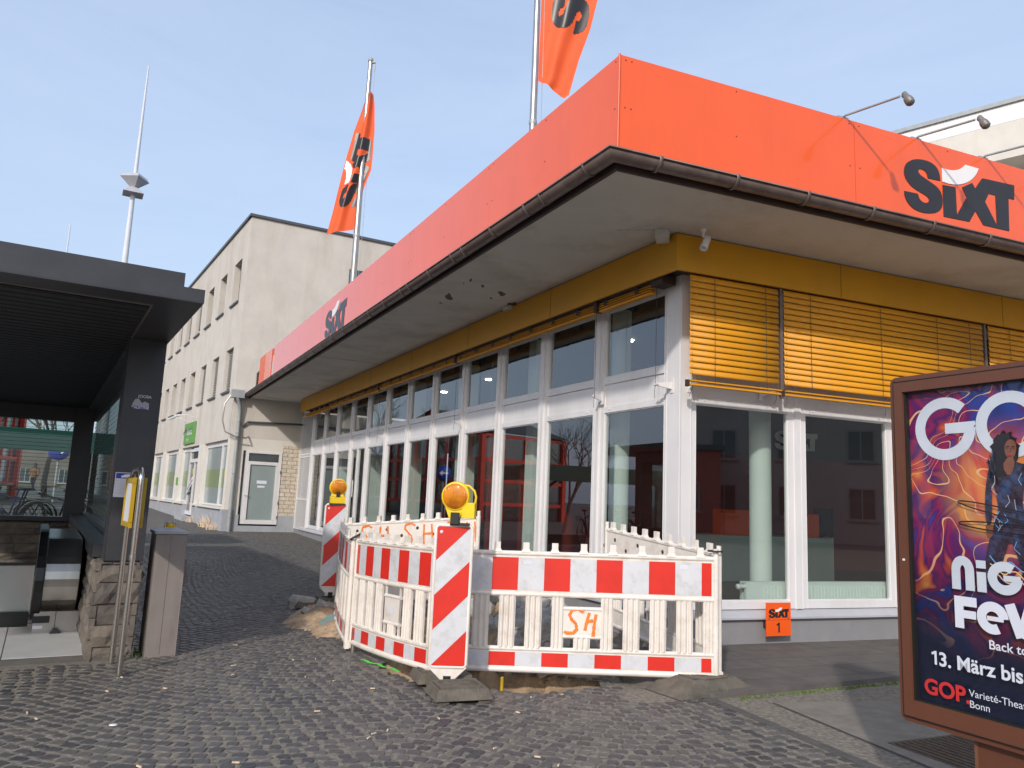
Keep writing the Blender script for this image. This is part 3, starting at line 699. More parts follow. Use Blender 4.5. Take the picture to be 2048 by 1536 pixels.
def build_rental():
    T = thing("rental_office", "low white windowed corner office with deep orange roof band and ochre blinds", "building", K)
    O = (0, 0, 0)
    FR = frame(O, A2); FLr = frame(O, A1-180)
    Fc = corner(1.70, 1.33)-K
    PR = frame(Fc, A2); PL = frame(Fc, A1-180)
    LEN_L, LEN_R = 18.72, 12.5
    C_ = lambda o1, o2: corner(o1, o2)-K
    def ring(b, o1a, o2a, z0, z1, th, xl=LEN_L, xr=LEN_R):
        """L-shaped band following both facades, outer faces at offsets o1a/o2a, thickness th, mitred at the corner"""
        c0 = C_(o1a, o2a); c1 = C_(o1a-th, o2a-th)
        sL = (c0.dot(u1)); 
        e0 = c0+u1*(xl-c0.dot(u1)); e1 = c1+u1*(xl-c1.dot(u1)); g0 = c0+u2*(xr-c0.dot(u2)); g1 = c1+u2*(xr-c1.dot(u2))
        for p in ((e0, c0, c1, e1), (c0, g0, g1, c1)):
            b.hexa([(v.x, v.y, z0) for v in p]+[(v.x, v.y, z1) for v in p])
    # --- plinth, ledge
    b = MB(); ring(b, .05, .05, -.3, .284, .3); b.build("plinth", 'plinth', T)
    b = MB()
    for M_i, a, c in ((FR, -.1, LEN_R), (FLr, -LEN_L+.9, .1)):
        b.M = M_i
        b.add([(a, 0, .376), (a, -.095, .305), (a, -.095, .287), (a, 0, .287), (c, 0, .376), (c, -.095, .305), (c, -.095, .287), (c, 0, .287)], [(0, 1, 5, 4), (1, 2, 6, 5), (2, 3, 7, 6), (0, 3, 2, 1), (4, 5, 6, 7)])
    b.build("window_ledge", 'ledge', T)
    # --- windows
    def win(M_i, x0, x1, door=False):
        f = MB(M_i); d0, d1 = -.02, .05
        zs = (.38, .465, 2.515, 2.592, 2.862, 2.955, 3.775, 3.86); B = .08
        g0, g1 = x0+B, x1-B
        f.box(x0, d0, .38, g0, d1, 3.86); f.box(g1, d0, .38, x1, d1, 3.86)
        for a, c in ((.38, .465), (2.515, 2.592), (2.866, 2.955), (3.775, 3.86)): f.box(g0, d0, a, g1, d1, c)
        f.box(g0, d0+.018, 2.592, g1, d1, 2.866)           # solid white spandrel
        # glazing beads
        for za, zb in ((.465, 2.515), (2.955, 3.775)):
            f.box(g0, d0+.012, za, g0+.012, d1-.02, zb); f.box(g1-.012, d0+.012, za, g1, d1-.02, zb)
            f.box(g0+.012, d0+.012, za, g1-.012, d1-.02, za+.012); f.box(g0+.012, d0+.012, zb-.012, g1-.012, d1-.02, zb)
        for xx in (g0+.1, g1-.14):
            for zz in (2.55, 2.905): f.box(xx, d0-.006, zz, xx+.035, d0, zz+.016)
        if door: f.box(g0+.5, d0, .465, g0+.58, d1, 2.515); f.tube([(g0+.46, -.06, 1.35), (g0+.46, -.06, 1.75)], .012, 6)
        w = f.build("window", 'frame', T, bevel=.003)
        for za, zb in ((.465, 2.515), (2.955, 3.775)):
            p = MB(M_i); p.add([(g0, .012, za), (g1, .012, za), (g1, .012, zb), (g0, .012, zb)], [(0, 1, 2, 3)]); p.build("pane", 'glass', w)
    posts = MB()
    for k in range(12):
        x1 = -(.195+1.4*k); x0 = x1-1.32
        if k: pass
        win(FLr, x0, x1, door=(k == 8))
    for k in range(13):
        xm = -(.155+1.4*k); posts.M = FLr
        if k: posts.box(xm-.04, -.045, .38, xm+.04, .06, 3.86)
    for k in range(8):
        win(FR, .08+1.475*k, .08+1.475*k+1.39)
        if k: posts.M = FR; posts.box(.0375+1.475*k-.0425, -.035, .378, .0375+1.475*k+.0425, .06, 3.86)
    # corner post
    posts.M = FR; posts.box(-.045, -.05, .378, .08, .06, 3.92); posts.M = FLr; posts.box(-.195, -.05, .378, .02, .061, 3.921)
    posts.build("window_post", 'frame', T, bevel=.004)
    # security grille bay at the far end
    g = MB(FLr); x1 = -(.195+1.4*12); x0 = -LEN_L+.12
    for i in range(14): xx = x0+.05+(x1-x0-.1)*i/13; g.tube([(xx, -.03, .1), (xx, -.03, 3.8)], .009, 6, cap=False)
    for z in (.1, 1.2, 2.5, 2.58, 3.8): g.box(x0, -.045, z-.025, x1, -.015, z+.025)
    g.box(x0, -.05, .08, x0+.05, -.01, 3.82); g.box(x1-.05, -.05, .08, x1, -.01, 3.82)
    g.build("security_grille", 'frame', T)
    p = MB(FLr); p.add([(x0, .03, .3), (x1, .03, .3), (x1, .03, 3.8), (x0, .03, 3.8)], [(0, 1, 2, 3)]); p.build("pane", 'glass', T)
    # --- wall head behind the yellow band, end wall pieces
    b = MB(); ring(b, .02, .02, 3.862, 4.25, .15); b.build("wall", 'render_low', T)
    # --- roof deck with soffit
    b = MB(); ring(b, 1.74, 1.37, 4.25, 4.30, 1.9)
    b.build("soffit", 'soffit', T)
    b = MB(); c0 = C_(1.55, 1.2); a = c0+u1*(18.0); c = c0+u2*12; d = a+u2*11.0
    b.hexa([(v.x, v.y, z) for z in (4.32, 4.42) for v in (c0, c, d, a)]); b.build("roof", 'roof_edge', T)
    f = MB(); rr = random.Random(4)
    for cx, cy in [(-.6, 9.75), (-.45, 10.0), (-.2, 10.35), (-.35, 10.6), (-.05, 10.9), (-.7, 9.9), (-1.1, 11.0), (-.95, 10.6)]+[(1.05+.09*i, 7.66-.012*i) for i in range(6)]:
        s_ = rr.uniform(.025, .11) if cx < 1 else .012
        P = []
        for w in range(9): q = 2*pi*w/9; rad = s_*rr.uniform(.35, 1.1); P.append((cx-K.x+cos(q)*rad*(.7 if cx < 1 else 3.5), cy-K.y+sin(q)*rad*(2.0 if cx < 1 else .5), 4.2475-rr.random()*.001))
        f.add(P, [tuple(range(9))[::-1]])
    f.box(-5.974-.9, 7.982-.01+.0, 4.2465, -5.974+.0, 7.982+.01, 4.2495) if False else None
    f.M = FLr; f.box(-9.67, -1.7, 4.2462, -9.655, -.4, 4.2492)
    f.build("peeled_patch", 'flake', T)
    # --- gutter
    def gutter_run():
        c0 = C_(1.83, 1.46); zc = 4.345; e = c0+u1*(18.95-c0.dot(u1)); g_ = c0+u2*(LEN_R-c0.dot(u2))
        b = MB(); prof = []; n = 10; r = .082
        for i in range(n+1): w = pi+pi*i/n; prof.append((cos(w)*r, sin(w)*r))
        prof += [(r*.93, .0), (r*.9, 0)]; prof = [(-r-.006, .012), (-r-.012, .0), (-r, -.006)]+prof
        secs = []
        cb = (n1*1+n2*1); 
        mit = C_(1, 1).normalized()*C_(1, 1).length
        for P0, nn in ((e, n1), (c0, None), (g_, n2)):
            o = []
            for (a, z) in prof:
                d = nn if nn is not None else mit
                o.append((P0.x-a*d.x, P0.y-a*d.y, zc+z))
            secs.append(o)
        k = len(prof); vs = [p for s_ in secs for p in s_]
        fs = [(i*k+j, i*k+j+1, (i+1)*k+j+1, (i+1)*k+j) for i in range(2) for j in range(k-1)]
        b.add(vs, fs, True); o = b.build("gutter", 'gutter', T); s_ = o.modifiers.new("s", 'SOLIDIFY'); s_.thickness = .004
        def bracket(P0, nn, uu):
            q = MB()
            r2_ = .089; pts = [(cos(pi+pi*i/12)*r2_, sin(pi+pi*i/12)*r2_) for i in range(13)]+[(r2_+.04, .0), (r2_+.04, .0)]
            pts = [(-r2_, .014)]+pts
            vs = []
            for (a, z) in pts:
                for w in (-.016, .016): vs.append((P0.x-a*nn.x+uu.x*w, P0.y-a*nn.y+uu.y*w, zc+z))
            q.add(vs, [(2*i, 2*i+1, 2*i+3, 2*i+2) for i in range(len(pts)-1)], True)
            o = q.build("gutter_bracket", 'gutter', T); s_ = o.modifiers.new("s", 'SOLIDIFY'); s_.thickness = .005
        s = .35; alt = 0
        while s < 18.6: bracket(c0+u1*s, n1, u1); s += (.78, .32)[alt % 3 == 1] if s < 6 else .78; alt += 1
        s = .42
        while s < 11: bracket(c0+u2*s, n2, u2); s += .80
        # eaves trim just behind the gutter
        t = MB(); ring(t, 1.752, 1.382, 4.235, 4.34, .03); t.build("eaves_trim", 'dark_trim', T)
    gutter_run()
    # --- orange fascia
    b = MB(); b.M = PR
    for i in range(5): x = 2.695*i; b.box(x+.003, 0, 4.36, x+2.692, .03, 5.34)
    b.M = PL
    for i in range(6): x = -2.6-2.72*i; x0 = -0.002 if i == 0 else x+2.717; b.box(x, 0, 4.36, x0, .03, 5.34)
    b.box(-17.6, -.001, 4.36, -16.55, .029, 5.335)
    b.M = PR; b.box(0, .03, 5.30, 13, .34, 5.338); b.M = PL; b.box(-17.5, .03, 5.30, 0, .34, 5.338)
    b.build("fascia", 'orange', T)
    b = MB(PL); b.box(-18.5, -.004, 4.36, -17.61, .028, 5.335); b.build("fascia", 'orange_old', T, label="darker older orange end panel of the roof band")
    b = MB(PL); b.box(-19.0, .02, 4.38, -18.6, .1, 4.98)
    for i in range(8): b.box(-19.02, .0, 4.42+i*.07, -18.6, .02, 4.45+i*.07)
    b.build("vent_grille", 'dark_trim', T)
    b = MB(); b.M = PR; b.tube([(-.004, -.004, 4.36), (-.004, -.004, 5.345)], .011, 8)
    b.build("fascia_corner_trim", 'orange_old', T)
    b = MB()
    for M_i, xs in ((PR, [.06, .12, 1.25, 2.63, 2.76, 4.0, 5.33, 5.45, 6.7]), (PL, [-.06, -1.3, -2.53, -2.66, -4.0, -5.25, -5.38, -6.7, -8, -9.4, -10.8, -12.2])):
        b.M = M_i
        for x in xs:
            for z in (5.30, 4.85): b.lathe([(0, -.003), (.006, -.002), (.007, 0)], (x, -.002, z), 'y', 8)
    b.build("rivet", 'dark_trim', T)
    logo(PR, T, 3.343, 4.51, 1.673); logo(PL, T, -10.42, 4.50, 1.60)
    # --- lamps on arms
    for bx in (2.60, 3.60, 4.60, 5.6):
        L_ = sub("floodlight", T)
        a = MB(PR); a.tube([(bx-.06, .06, 5.34), (bx-.02, -.01, 5.372), (bx+.09, -.56, 5.325)], .0125, 8); a.box(bx-.10, .01, 5.34, bx+.04, .1, 5.365); a.build("arm", 'zinc', L_)
        h = MB(PR @ Matrix.Translation((bx+.1, -.61, 5.315)) @ Matrix.Rotation(R(-28), 4, 'X') @ Matrix.Diagonal((.88, .88, .92, 1)))
        h.tube([(0, .03, .01), (0, 0, .005)], .022, 10); h.lathe([(0, .035), (.026, .03), (.03, 0), (.032, -.03), (.044, -.06), (.048, -.1), (.046, -.102), (.046, -.125), (.034, -.14), (0, -.145)], (0, 0, 0), n=16); h.build("lamp_head", 'gutter_grey', L_)
    # --- yellow band above the windows (blind housing)
    b = MB(); ring(b, .33, .33, 3.845, 4.235, .03, xl=17.6); b.build("blind_housing", 'yellow', T)
    b = MB(); ring(b, .30, .30, 4.20, 4.249, .26, xl=17.58); ring(b, .29, .29, 3.9, 3.94, .27, xl=17.58); b.build("housing_bracket_rail", 'dark_trim', T)
    b = MB(); b.M = FR
    for x in (1.9, 4.55): b.box(x-.0015, -.3325, 3.85, x+.0015, -.329, 4.235)
    b.M = FLr
    for x in (-2.3, -5.0, -7.7, -10.4, -13.2): b.box(x-.0015, -.3325, 3.85, x+.0015, -.329, 4.235)
    b.build("housing_joint", 'dark_trim', T)
    # --- lowered blinds on the right facade
    for (xa, xb) in ((-.12, 1.045), (1.10, 4.22), (4.31, 7.6)):
        Bl = sub("window_blind", T); s = MB(FR); n = 16; top, bot = 3.80, 2.74-.0*xa
        zt = [top-(top-bot)*i/n for i in range(n)]
        for i, z in enumerate(zt):
            z += random.uniform(-.002, .002)
            P = []; m_ = 5
            for q in range(m_):
                t = q/(m_-1); ang = R(76)
                yy = -.29+.034*cos(ang)*(0)+(-.5+t)*.070*cos(ang)*-1; zz = z+(-.5+t)*.070*sin(ang)*-1; bow = .006*sin(pi*t)
                P.append((yy*1-bow, zz+bow*.4))
            vs = [(x, y, zz) for x in (xa+.01, (xa+xb)/2, xb-.01) for (y, zz) in P]
            s.add(vs, [(g_*m_+q, g_*m_+q+1, (g_+1)*m_+q+1, (g_+1)*m_+q) for g_ in range(2) for q in range(m_-1)], True)
        o = s.build("slats", 'slat', Bl); q_ = o.modifiers.new("s", 'SOLIDIFY'); q_.thickness = .0012
        w = MB(FR); w.box(xa, -.315, bot-.085, xb, -.265, bot-.065); w.box(xa, -.33, bot-.045, xb, -.262, bot-.032); w.build("bottom_rail", 'slat', Bl)
        c = MB(FR); xs = [xa+.3, xb-.2] if xb-xa < 2 else [xa+.36, xa+1.4, xa+2.3, xb-.27]
        for x in xs:
            c.tube([(x, -.318, top+.03), (x, -.33, bot-.06)], .0022, 5, cap=False)
            for z in zt: c.lathe([(0, -.006), (.007, 0), (0, .006)], (x, -.326, z-.02), n=6)
        for z in zt:
            for x in (xa+.02, xb-.02): c.lathe([(0, -.005), (.006, 0), (0, .005)], (x, -.322, z-.01), n=6)
        c.box(xa-.03, -.31, bot-.1, xa+.0, -.27, bot-.03)
        c.build("cord", 'dark_trim', Bl)
    for x in (1.055, 4.24): b = MB(FR); b.box(x, -.30, 2.62, x+.035, -.27, 3.84); b.build("blind_rail", 'gutter', T)
    # raised blind stacks on the left facade
    b = MB(FLr); 
    for i in range(3):
        for (xa, xb, dz) in ((-1.25, -.25, 0), (-5.6, -1.35, 0), (-9.9, -5.7, .0), (-14.2, -10.0, .02), (-17.2, -14.3, .05)):
            b.box(xa, -.26+.006*i, 3.75+i*.03-dz, xb, -.175, 3.758+i*.03-dz)
    for (xa, xb, dz) in ((-1.25, -.25, 0), (-5.6, -1.35, 0), (-9.9, -5.7, 0), (-14.2, -10.0, .02), (-17.2, -14.3, .05)): b.box(xa, -.25, 3.715-dz, xb, -.185, 3.738-dz)
    b.build("raised_blind", 'slat', T)
    x = -.5
    while x > -17: b = MB(FLr); b.box(x-.03, -.255, 3.76, x+.03, -.16, 3.85); b.build("blind_clip", 'dark_trim', T); x -= .62
    for x in (-1.3, -5.66, -9.95): b = MB(FLr); b.box(x-.03, -.28, 3.72, x+.03, -.18, 3.86); b.build("blind_clip", 'dark_trim', T)
    b = MB(FLr); b.box(-.2, -.28, 3.78, .0, -.1, 3.88); b.build("corner_bracket", 'dark_trim', T)
    # guide wires with little brackets
    def wire(M_i, x, sgn=1, top=3.78):
        g = sub("blind_guide", T)
        w = MB(M_i); w.tube([(x, -.215, top), (x, -.215, 2.68)], .0025, 5); w.tube([(x, -.215, 2.72), (x-.01, -.22, 2.62), (x-.03, -.2, 2.56)], .0025, 5); w.build("wire", 'dark_trim', g)
        k = MB(M_i); k.box(x+.05*sgn, -.06, 2.62, x+.10*sgn, -.045, 2.78); k.hexa([(x+.02*sgn, -.21, 2.69), (x+.07*sgn, -.06, 2.66), (x+.09*sgn, -.06, 2.66), (x+.04*sgn, -.21, 2.69), (x+.02*sgn, -.21, 2.725), (x+.07*sgn, -.06, 2.74), (x+.09*sgn, -.06, 2.74), (x+.04*sgn, -.21, 2.725)]); k.tube([(x-.02, -.215, 2.705), (x+.05*sgn, -.215, 2.705)], .011, 8); k.build("bracket", 'frame', g)
    wire(FR, -.02, 1, 2.72); wire(FR, 1.07, -1, 2.72)
    for x in (-.18, -1.36, -5.66, -9.95, -14.1): wire(FLr, x, 1 if x > -1 else -1)
    # soffit fittings
    g = MB(frame(O, A2)); P = Vector((1.508, 7.689, 0))-K; g.M = Matrix.Translation((P.x, P.y, 0)) @ frame(O, 75)
    g.box(-.11, -.07, 4.17, .11, .07, 4.249); g.box(-.06, -.074, 4.19, -.02, -.07, 4.23); g.build("junction_box", 'soffit', T, bevel=.006)
    P = Vector((1.899, 7.537, 0))-K; g = MB(Matrix.Translation((P.x, P.y, 4.249)))
    g.lathe([(.0, 0), (.04, 0), (.03, -.02), (.014, -.03), (.014, -.09), (0, -.09)], n=14)
    g.M = g.M @ Matrix.Translation((.02, -.02, -.15)) @ Matrix.Rotation(R(24), 4, 'Y') @ Matrix.Rotation(R(-22), 4, 'X'); g.lathe([(0, .07), (.033, .07), (.036, .06), (.04, -.09), (.034, -.095), (.03, -.06), (0, -.06)], n=18)
    g.build("spotlight", 'white_let', T)
    g = MB(Matrix.Translation((-.093-K.x, 11.044-K.y, 0)) @ frame(O, A1)); g.box(-.09, -.05, 4.2, .09, .05, 4.249); g.build("motion_sensor", 'soffit', T, bevel=.006)
    # --- interior
    b = MB()
    c0 = C_(-.12, -.12); a = c0+u1*18; c = c0+u2*12; d = a+u2*9
    b.hexa([(v.x, v.y, z) for z in (.30, .34) for v in (c0, c, d, a)]); b.build("interior_floor", 'wood', T)
    b = MB(); b.hexa([(v.x, v.y, z) for z in (3.95, 4.0) for v in (c0, c, d, a)]); b.build("interior_ceiling", 'dark_int', T)
    b = MB(FR); b.box(-.35, 4.9, .34, 12, 5.0, 2.45); b.build("interior_wall", 'red_int', T)
    b = MB(FR); b.box(-.35, 4.9, 2.452, 12, 5.0, 3.95); b.build("interior_wall", 'dark_int', T)
    b = MB(FLr); b.box(-18.4, 5.0, .34, -4.9, 5.1, 3.95); b.box(-18.7, .1, .3, -18.5, 5, 3.95); b.build("interior_wall", 'dark_int', T)
    logo(FR, T, 5.4, 2.58, 1.05, dark='white_int', light='white_int', y=4.88, t=.004)
    for (M_i, x, y) in ((FR, 1.43, .5), (FLr, -1.83, .5)):
        b = MB(M_i); b.lathe([(.125, .34), (.125, 3.95)], (x, y, 0), n=32); b.build("column", 'white_int', T)
    for i in range(5):
        b = MB(FLr); b.box(-4.3-2.8*i, .45, .34, -4.05-2.8*i, .75, 3.95); b.build("column", 'white_int', T)
    for i in range(4):
        b = MB(FLr); b.lathe([(0, 3.93), (.07, 3.93), (.08, 3.949)], (-3.2-2.5*i, 1.6, 0), n=14); b.build("downlight", emit_mat("downlight_glow", (1, .95, .85), 18) if i == 0 else bpy.data.materials["downlight_glow"], T)
    # number plate sign
    S = sub("bay_sign", T); b = MB(FR); b.box(.955, -.155, .125, 1.275, -.147, .465); b.build("panel", 'orange', S, bevel=.002)
    logo(FR, S, .985, .305, .265, y=-.157, t=.0012)
    b = MB(FR); b.plate([(1.108, .163), (1.128, .163), (1.128, .262), (1.112, .262), (1.086, .243), (1.092, .230), (1.108, .241)], .001, y=-.1575); b.build("numeral", 'black', S)
    b = MB(FR); b.box(.955, -.1565, .288, 1.275, -.1555, .2905); b.box(1.0, -.147, .2, 1.2, -.05, .26)
    b.box(.985, -.158, .298, .995, -.156, .308); b.box(1.24, -.158, .298, 1.25, -.156, .308); b.build("fixing", 'dark_trim', S)
    # furniture inside
    c = MB(Matrix.Translation(K) @ FR); c.box(2.25, 3.0, .34, 4.95, 3.7, 1.03); tag(c.build("counter", 'desk', bevel=.01), "pale grey green reception counter seen through the right windows", 'counter')
    c = MB(Matrix.Translation(K) @ FR); c.box(2.9, 3.1, 1.032, 3.55, 3.4, 1.42); c.box(3.06, 3.093, 1.25, 3.16, 3.1, 1.32); tag(c.build("display_box", 'orange', bevel=.006), "left orange box standing on the reception counter", 'box', "orange boxes on the counter")
    c = MB(Matrix.Translation(K) @ FR); c.box(4.3, 3.1, 1.032, 4.75, 3.4, 1.40); tag(c.build("display_box", 'orange', bevel=.006), "right orange box on the counter beside a black screen", 'box', "orange boxes on the counter")
    c = MB(Matrix.Translation(K) @ FR); c.box(4.78, 3.2, 1.06, 5.15, 3.24, 1.5); c.box(4.92, 3.2, 1.032, 5.0, 3.3, 1.1); tag(c.build("monitor", 'line', bevel=.006), "black screen at the right end of the reception counter", 'monitor')
    r = thing("radiator", "long ribbed white radiator standing behind the right windows", "radiator", K)
    c = MB(FR); c.box(.90, .10, .36, 3.1, .13, .64); c.box(.90, .17, .36, 3.1, .2, .64); c.box(.90, .1, .635, 3.1, .2, .65)
    for i in range(40): c.box(1.15+i*.047, .092, .39, 1.15+i*.047+.026, .1, .60)
    c.build("panel", 'white_int', r, bevel=.003)
    c = MB(FR); c.tube([(.93, .12, .60), (.80, .11, .60)], .022, 12); c.lathe([(0, 0), (.028, 0), (.03, .03), (0, .03)], (.79, .11, .60), 'x', 12); c.build("valve", 'white_let', r)
    return T
build_rental()

# ================================================================== BEIGE THREE-STOREY BUILDING
def build_beige():
    Bc = Vector((-8.57, 23.593, 0)); az = 121.9
    T = thing("office_block", "pale rendered three storey block with rows of narrow windows behind the orange office", "building", (Bc.x, Bc.y, 0))
    F = frame((0, 0, 0), az-180)     # x = -s, outward = -y ; facade to the street
    G = frame((0, 0, 0), 28.9)       # gable wall, outward = -y
    # facade with real window openings: assemble wall from strips
    wins = [(.81+2.19*k, .81+2.19*k+1.06) for k in range(12)]
    H = 10.1
    def wallstrip(z0, z1, holes, b, th=.3, x_end=28):
        x = 0
        for (a, c) in holes: b.box(-a, 0, z0, -x, th, z1); x = c
        b.box(-x_end, 0, z0, -x, th, z1)
    b = MB(F)
    wallstrip(2.95, 4.53, [], b); wallstrip(4.53, 5.95, wins, b); wallstrip(5.95, 7.48, [], b); wallstrip(7.48, 8.92, wins, b); wallstrip(8.92, H, [], b)
    b.M = G; b.box(0, 0, 3.0, 9, .3, H); b.M = F; b.box(-28, 5.5, 0, 0, 5.6, H)
    o = b.build("wall", 'render', T)
    b = MB(F); b.box(-28.1, -.06, H, .06, .4, H+.09); b.M = G; b.box(-.06, -.06, H, 9, .34, H+.088); b.M = F; b.box(-28, .4, H-.1, 0, 8, H-.02); b.build("roof", 'roof_edge', T)
    b = MB(G); b.box(3.3, -.03, 8.25, 4.3, .0, 8.97); b.build("window", 'win_dark', T)
    for r_, (z0, z1) in enumerate(((4.53, 5.95), (7.48, 8.92))):
        for k, (a, c) in enumerate(wins):
            w = MB(F); w.box(-c, .2, z0, -a, .26, z0+.06); w.box(-c, .2, z1-.06, -a, .26, z1); w.box(-c, .2, z0+.06, -c+.06, .26, z1-.06); w.box(-a-.06, .2, z0+.06, -a, .26, z1-.06); w.box(-c+.5, .2, z0+.06, -c+.55, .25, z1-.06)
            w.box(-c-.04, -.06, z0-.06, -a+.04, .2, z0-.001)
            wo = w.build("window", 'roof_edge', T)
            p = MB(F); p.add([(-c, .235, z0), (-a, .235, z0), (-a, .235, z1), (-c, .235, z1)], [(0, 1, 2, 3)]); p.build("pane", 'win_dark', wo)
            down = 1.0 if (r_ == 0 and k in (0, 1, 2)) else (.8 if (r_ == 1 and k in (3, 4, 5)) else 0)
            if down:
                s = MB(F); z = z1-.04
                while z > z1-(z1-z0)*down+.03: s.box(-c+.02, .10, z-.045, -a-.02, .15, z); z -= .085
                s.build("blind", 'shutter', wo)
    # ground floor: piers, shop windows, base
    b = MB(F)
    piers = [(0, .32), (4.02, 5.0), (8.6, 9.4), (12.7, 13.6), (16.6, 17.5), (20.6, 21.5), (24.6, 28)]
    for a, c in piers: b = MB(F); b.box(-c, 0.0, .8, -a, .3, 2.95); b.build("wall_pier", 'render_low', T)
    b = MB(G); b.box(0, 0.001, .65, .42, .3, 2.62); b.box(1.62, .001, 2.85, 2.6, .3, 4.25); b.box(0, .001, 2.62, 1.62, .3, 3.0); b.build("ground_floor_wall", 'render_low', T)
    b = MB(F); b.box(-5.0, -.04, -.3, 0.04, .3, .80); b.box(-28, -.04, -.3, -6.9, .3, .80); b.M = G; b.box(0.041, -.03, -.3, .45, .3, .66); b.box(1.62, -.03, -.3, 2.6, .3, .66); b.box(.45, -.03, -.3, 1.62, .3, .33); b.build("base", 'render_grey', T)
    b = MB(F)
    for a, c in ((.3, 4.0), (4.4, 5.0), (7.0, 9.0), (9.3, 12.8), (13.5, 16.8), (17.4, 20.7)): b.box(-c, -.12, .80, -a, .1, .86)
    b.build("window_sill", 'render_low', T)
    def shop(a, c, mull, fr='frame', gl='frost'):
        w = MB(F); z0, z1 = .87, 2.85
        w.box(-c, .1, z0, -a, .16, z0+.06); w.box(-c, .1, z1-.06, -a, .16, z1); w.box(-c, .1, z0+.06, -c+.06, .16, z1-.06); w.box(-a-.06, .1, z0+.06, -a, .16, z1-.06)
        for m_ in mull: w.box(-m_-.05, .09, z0+.06, -m_+.05, .15, z1-.06)
        w.box(-c, .1, 2.85, -a, .2, 2.95)
        wo = w.build("window", fr, T)
        p = MB(F); p.add([(-c, .14, z0), (-a, .14, z0), (-a, .14, z1), (-c, .14, z1)], [(0, 1, 2, 3)]); p.build("pane", gl, wo)
        p = MB(F); p.add([(-c+.07, .137, 1.45), (-a-.07, .137, 1.45), (-a-.07, .137, 2.05), (-c+.07, .137, 2.05)], [(0, 1, 2, 3)]); p.build("film", 'frost_green', wo)
        if a < 1 or 9 < a < 10:
            p = MB(F); p.lathe([(0, -.002), (.27, -.002), (.27, 0)], (-a-.45, .134, 1.85), 'y', 24); p.build("round_sticker", 'syellow', wo)
    shop(.33, 4.0, [1.45]); shop(7.1, 8.6, []); shop(9.4, 12.7, [10.3]); shop(13.6, 16.6, [14.6]); shop(17.5, 20.6, [18.6])
    d = MB(F); z0, z1 = .42, 2.85
    d.box(-7.0, .06, z0, -6.9, .16, z1); d.box(-5.1, .06, z0, -5.0, .16, z1); d.box(-6.9, .06, z1-.1, -5.1, .16, z1); d.box(-6.9, .06, 2.35, -5.1, .16, 2.48); d.box(-6.9, .06, z0, -5.1, .16, z0+.14); d.box(-6.02, .06, z0+.14, -5.94, .15, 2.35)
    for k in (0, .18): d.hexa([(-6.9, .05, 1.15+k), (-6.02, .05, 1.55+k), (-6.02, .07, 1.55+k), (-6.9, .07, 1.15+k), (-6.9, .05, 1.25+k), (-6.02, .05, 1.65+k), (-6.02, .07, 1.65+k), (-6.9, .07, 1.25+k)])
    do = d.build("door", 'frame', T); p = MB(F); p.add([(-6.95, .12, z0), (-5.05, .12, z0), (-5.05, .12, z1), (-6.95, .12, z1)], [(0, 1, 2, 3)]); p.build("pane", 'win_dark', do)
    p = MB(F); p.lathe([(0, -.002), (.14, -.002), (.14, 0)], (-6.35, .115, 2.0), 'y', 20); p.build("round_sticker", 'syellow', do)
    p = MB(F); p.box(-6.9, -.3, -.1, -5.1, .06, .38); p.build("step", 'render_grey', T)
    p = MB(F); p.box(-9.15, -.02, 1.5, -8.75, 0, 1.8); p.build("wall_plate", 'signgreen', T)
    # green projecting sign board
    S = sub("sign_board", T); b = MB(F); b.box(-8.1, -.06, 3.07, -5.95, -.012, 3.88); b.build("panel", 'signgreen', S)
    text_mesh("Stbertz", .36, F @ Matrix.Translation((-7.5, 0, 3.42)), 'white_let', "lettering", S, bold=.006, y=-.063)
    text_mesh("Steuer", .2, F @ Matrix.Translation((-7.5, 0, 3.18)), 'white_let', "lettering", S, y=-.063)
    l = MB(F)
    for x in (-6.1, -7.9): l.tube([(x, 0, 4.0), (x+.05, -.35, 4.1), (x, -.65, 4.05)], .012, 6)
    l.box(-8.2, -.7, 4.02, -5.9, -.6, 4.07); l.build("sign_lamp", 'white_let', S)
    # door wall of the gable (ground floor), brick pier, pipe
    J = 1.62
    d = MB(G); a, c = .50, 1.60; z0, z1 = .38, 2.62   # x from the corner
    d.box(a, -.02, z0, a+.09, .06, z1); d.box(c-.09, -.02, z0, c, .06, z1); d.box(a+.09, -.02, z1-.07, c-.09, .06, z1); d.box(a+.09, -.02, 2.30-.1, c-.09, .06, 2.30); d.box(a+.09, -.02, z0, c-.09, .06, z0+.13)
    d.box(a+.09, -.025, z0+.13, a+.16, .05, 2.2); d.box(c-.16, -.025, z0+.13, c-.09, .05, 2.2)
    do = d.build("door", 'frame', T, bevel=.004)
    p = MB(G); p.box(a+.16, .02, z0+.13, c-.16, .03, 2.2); p.build("pane", 'frost', do); p = MB(G); p.box(a+.09, .02, 2.3, c-.09, .03, 2.55); p.build("pane", 'win_dark', do)
    p = MB(G); p.box(.9, .015, 1.62, 1.2, .0195, 1.72); p.box(.93, .015, 1.5, 1.15, .0195, 1.56); p.build("notice", 'paper', do)
    p = MB(G); p.tube([(.57, -.03, 1.25), (.57, -.07, 1.25), (.70, -.07, 1.25)], .011, 8); p.build("handle", 'steel_dull', do)
    for z in (.55, 1.0, 1.95): p = MB(G); p.box(c-.03, -.04, z, c+.0, -.02, z+.1); p.build("hinge", 'steel_dull', do)
    p = MB(G); p.box(1.62, -.01, .66, 2.2, .28, 2.85); p.build("brick_pier", 'cbrick', T)
    p = MB(G); p.box(2.2, -.005, -.2, 2.32, .3, 4.25); p.build("wall_end", 'render_low', T)
    p = MB(G); p.tube([(.18, -.10, .1), (.18, -.10, 3.65), (.18, -.12, 3.85), (.12, -.2, 4.05), (.05, -.25, 4.22)], .058, 12)
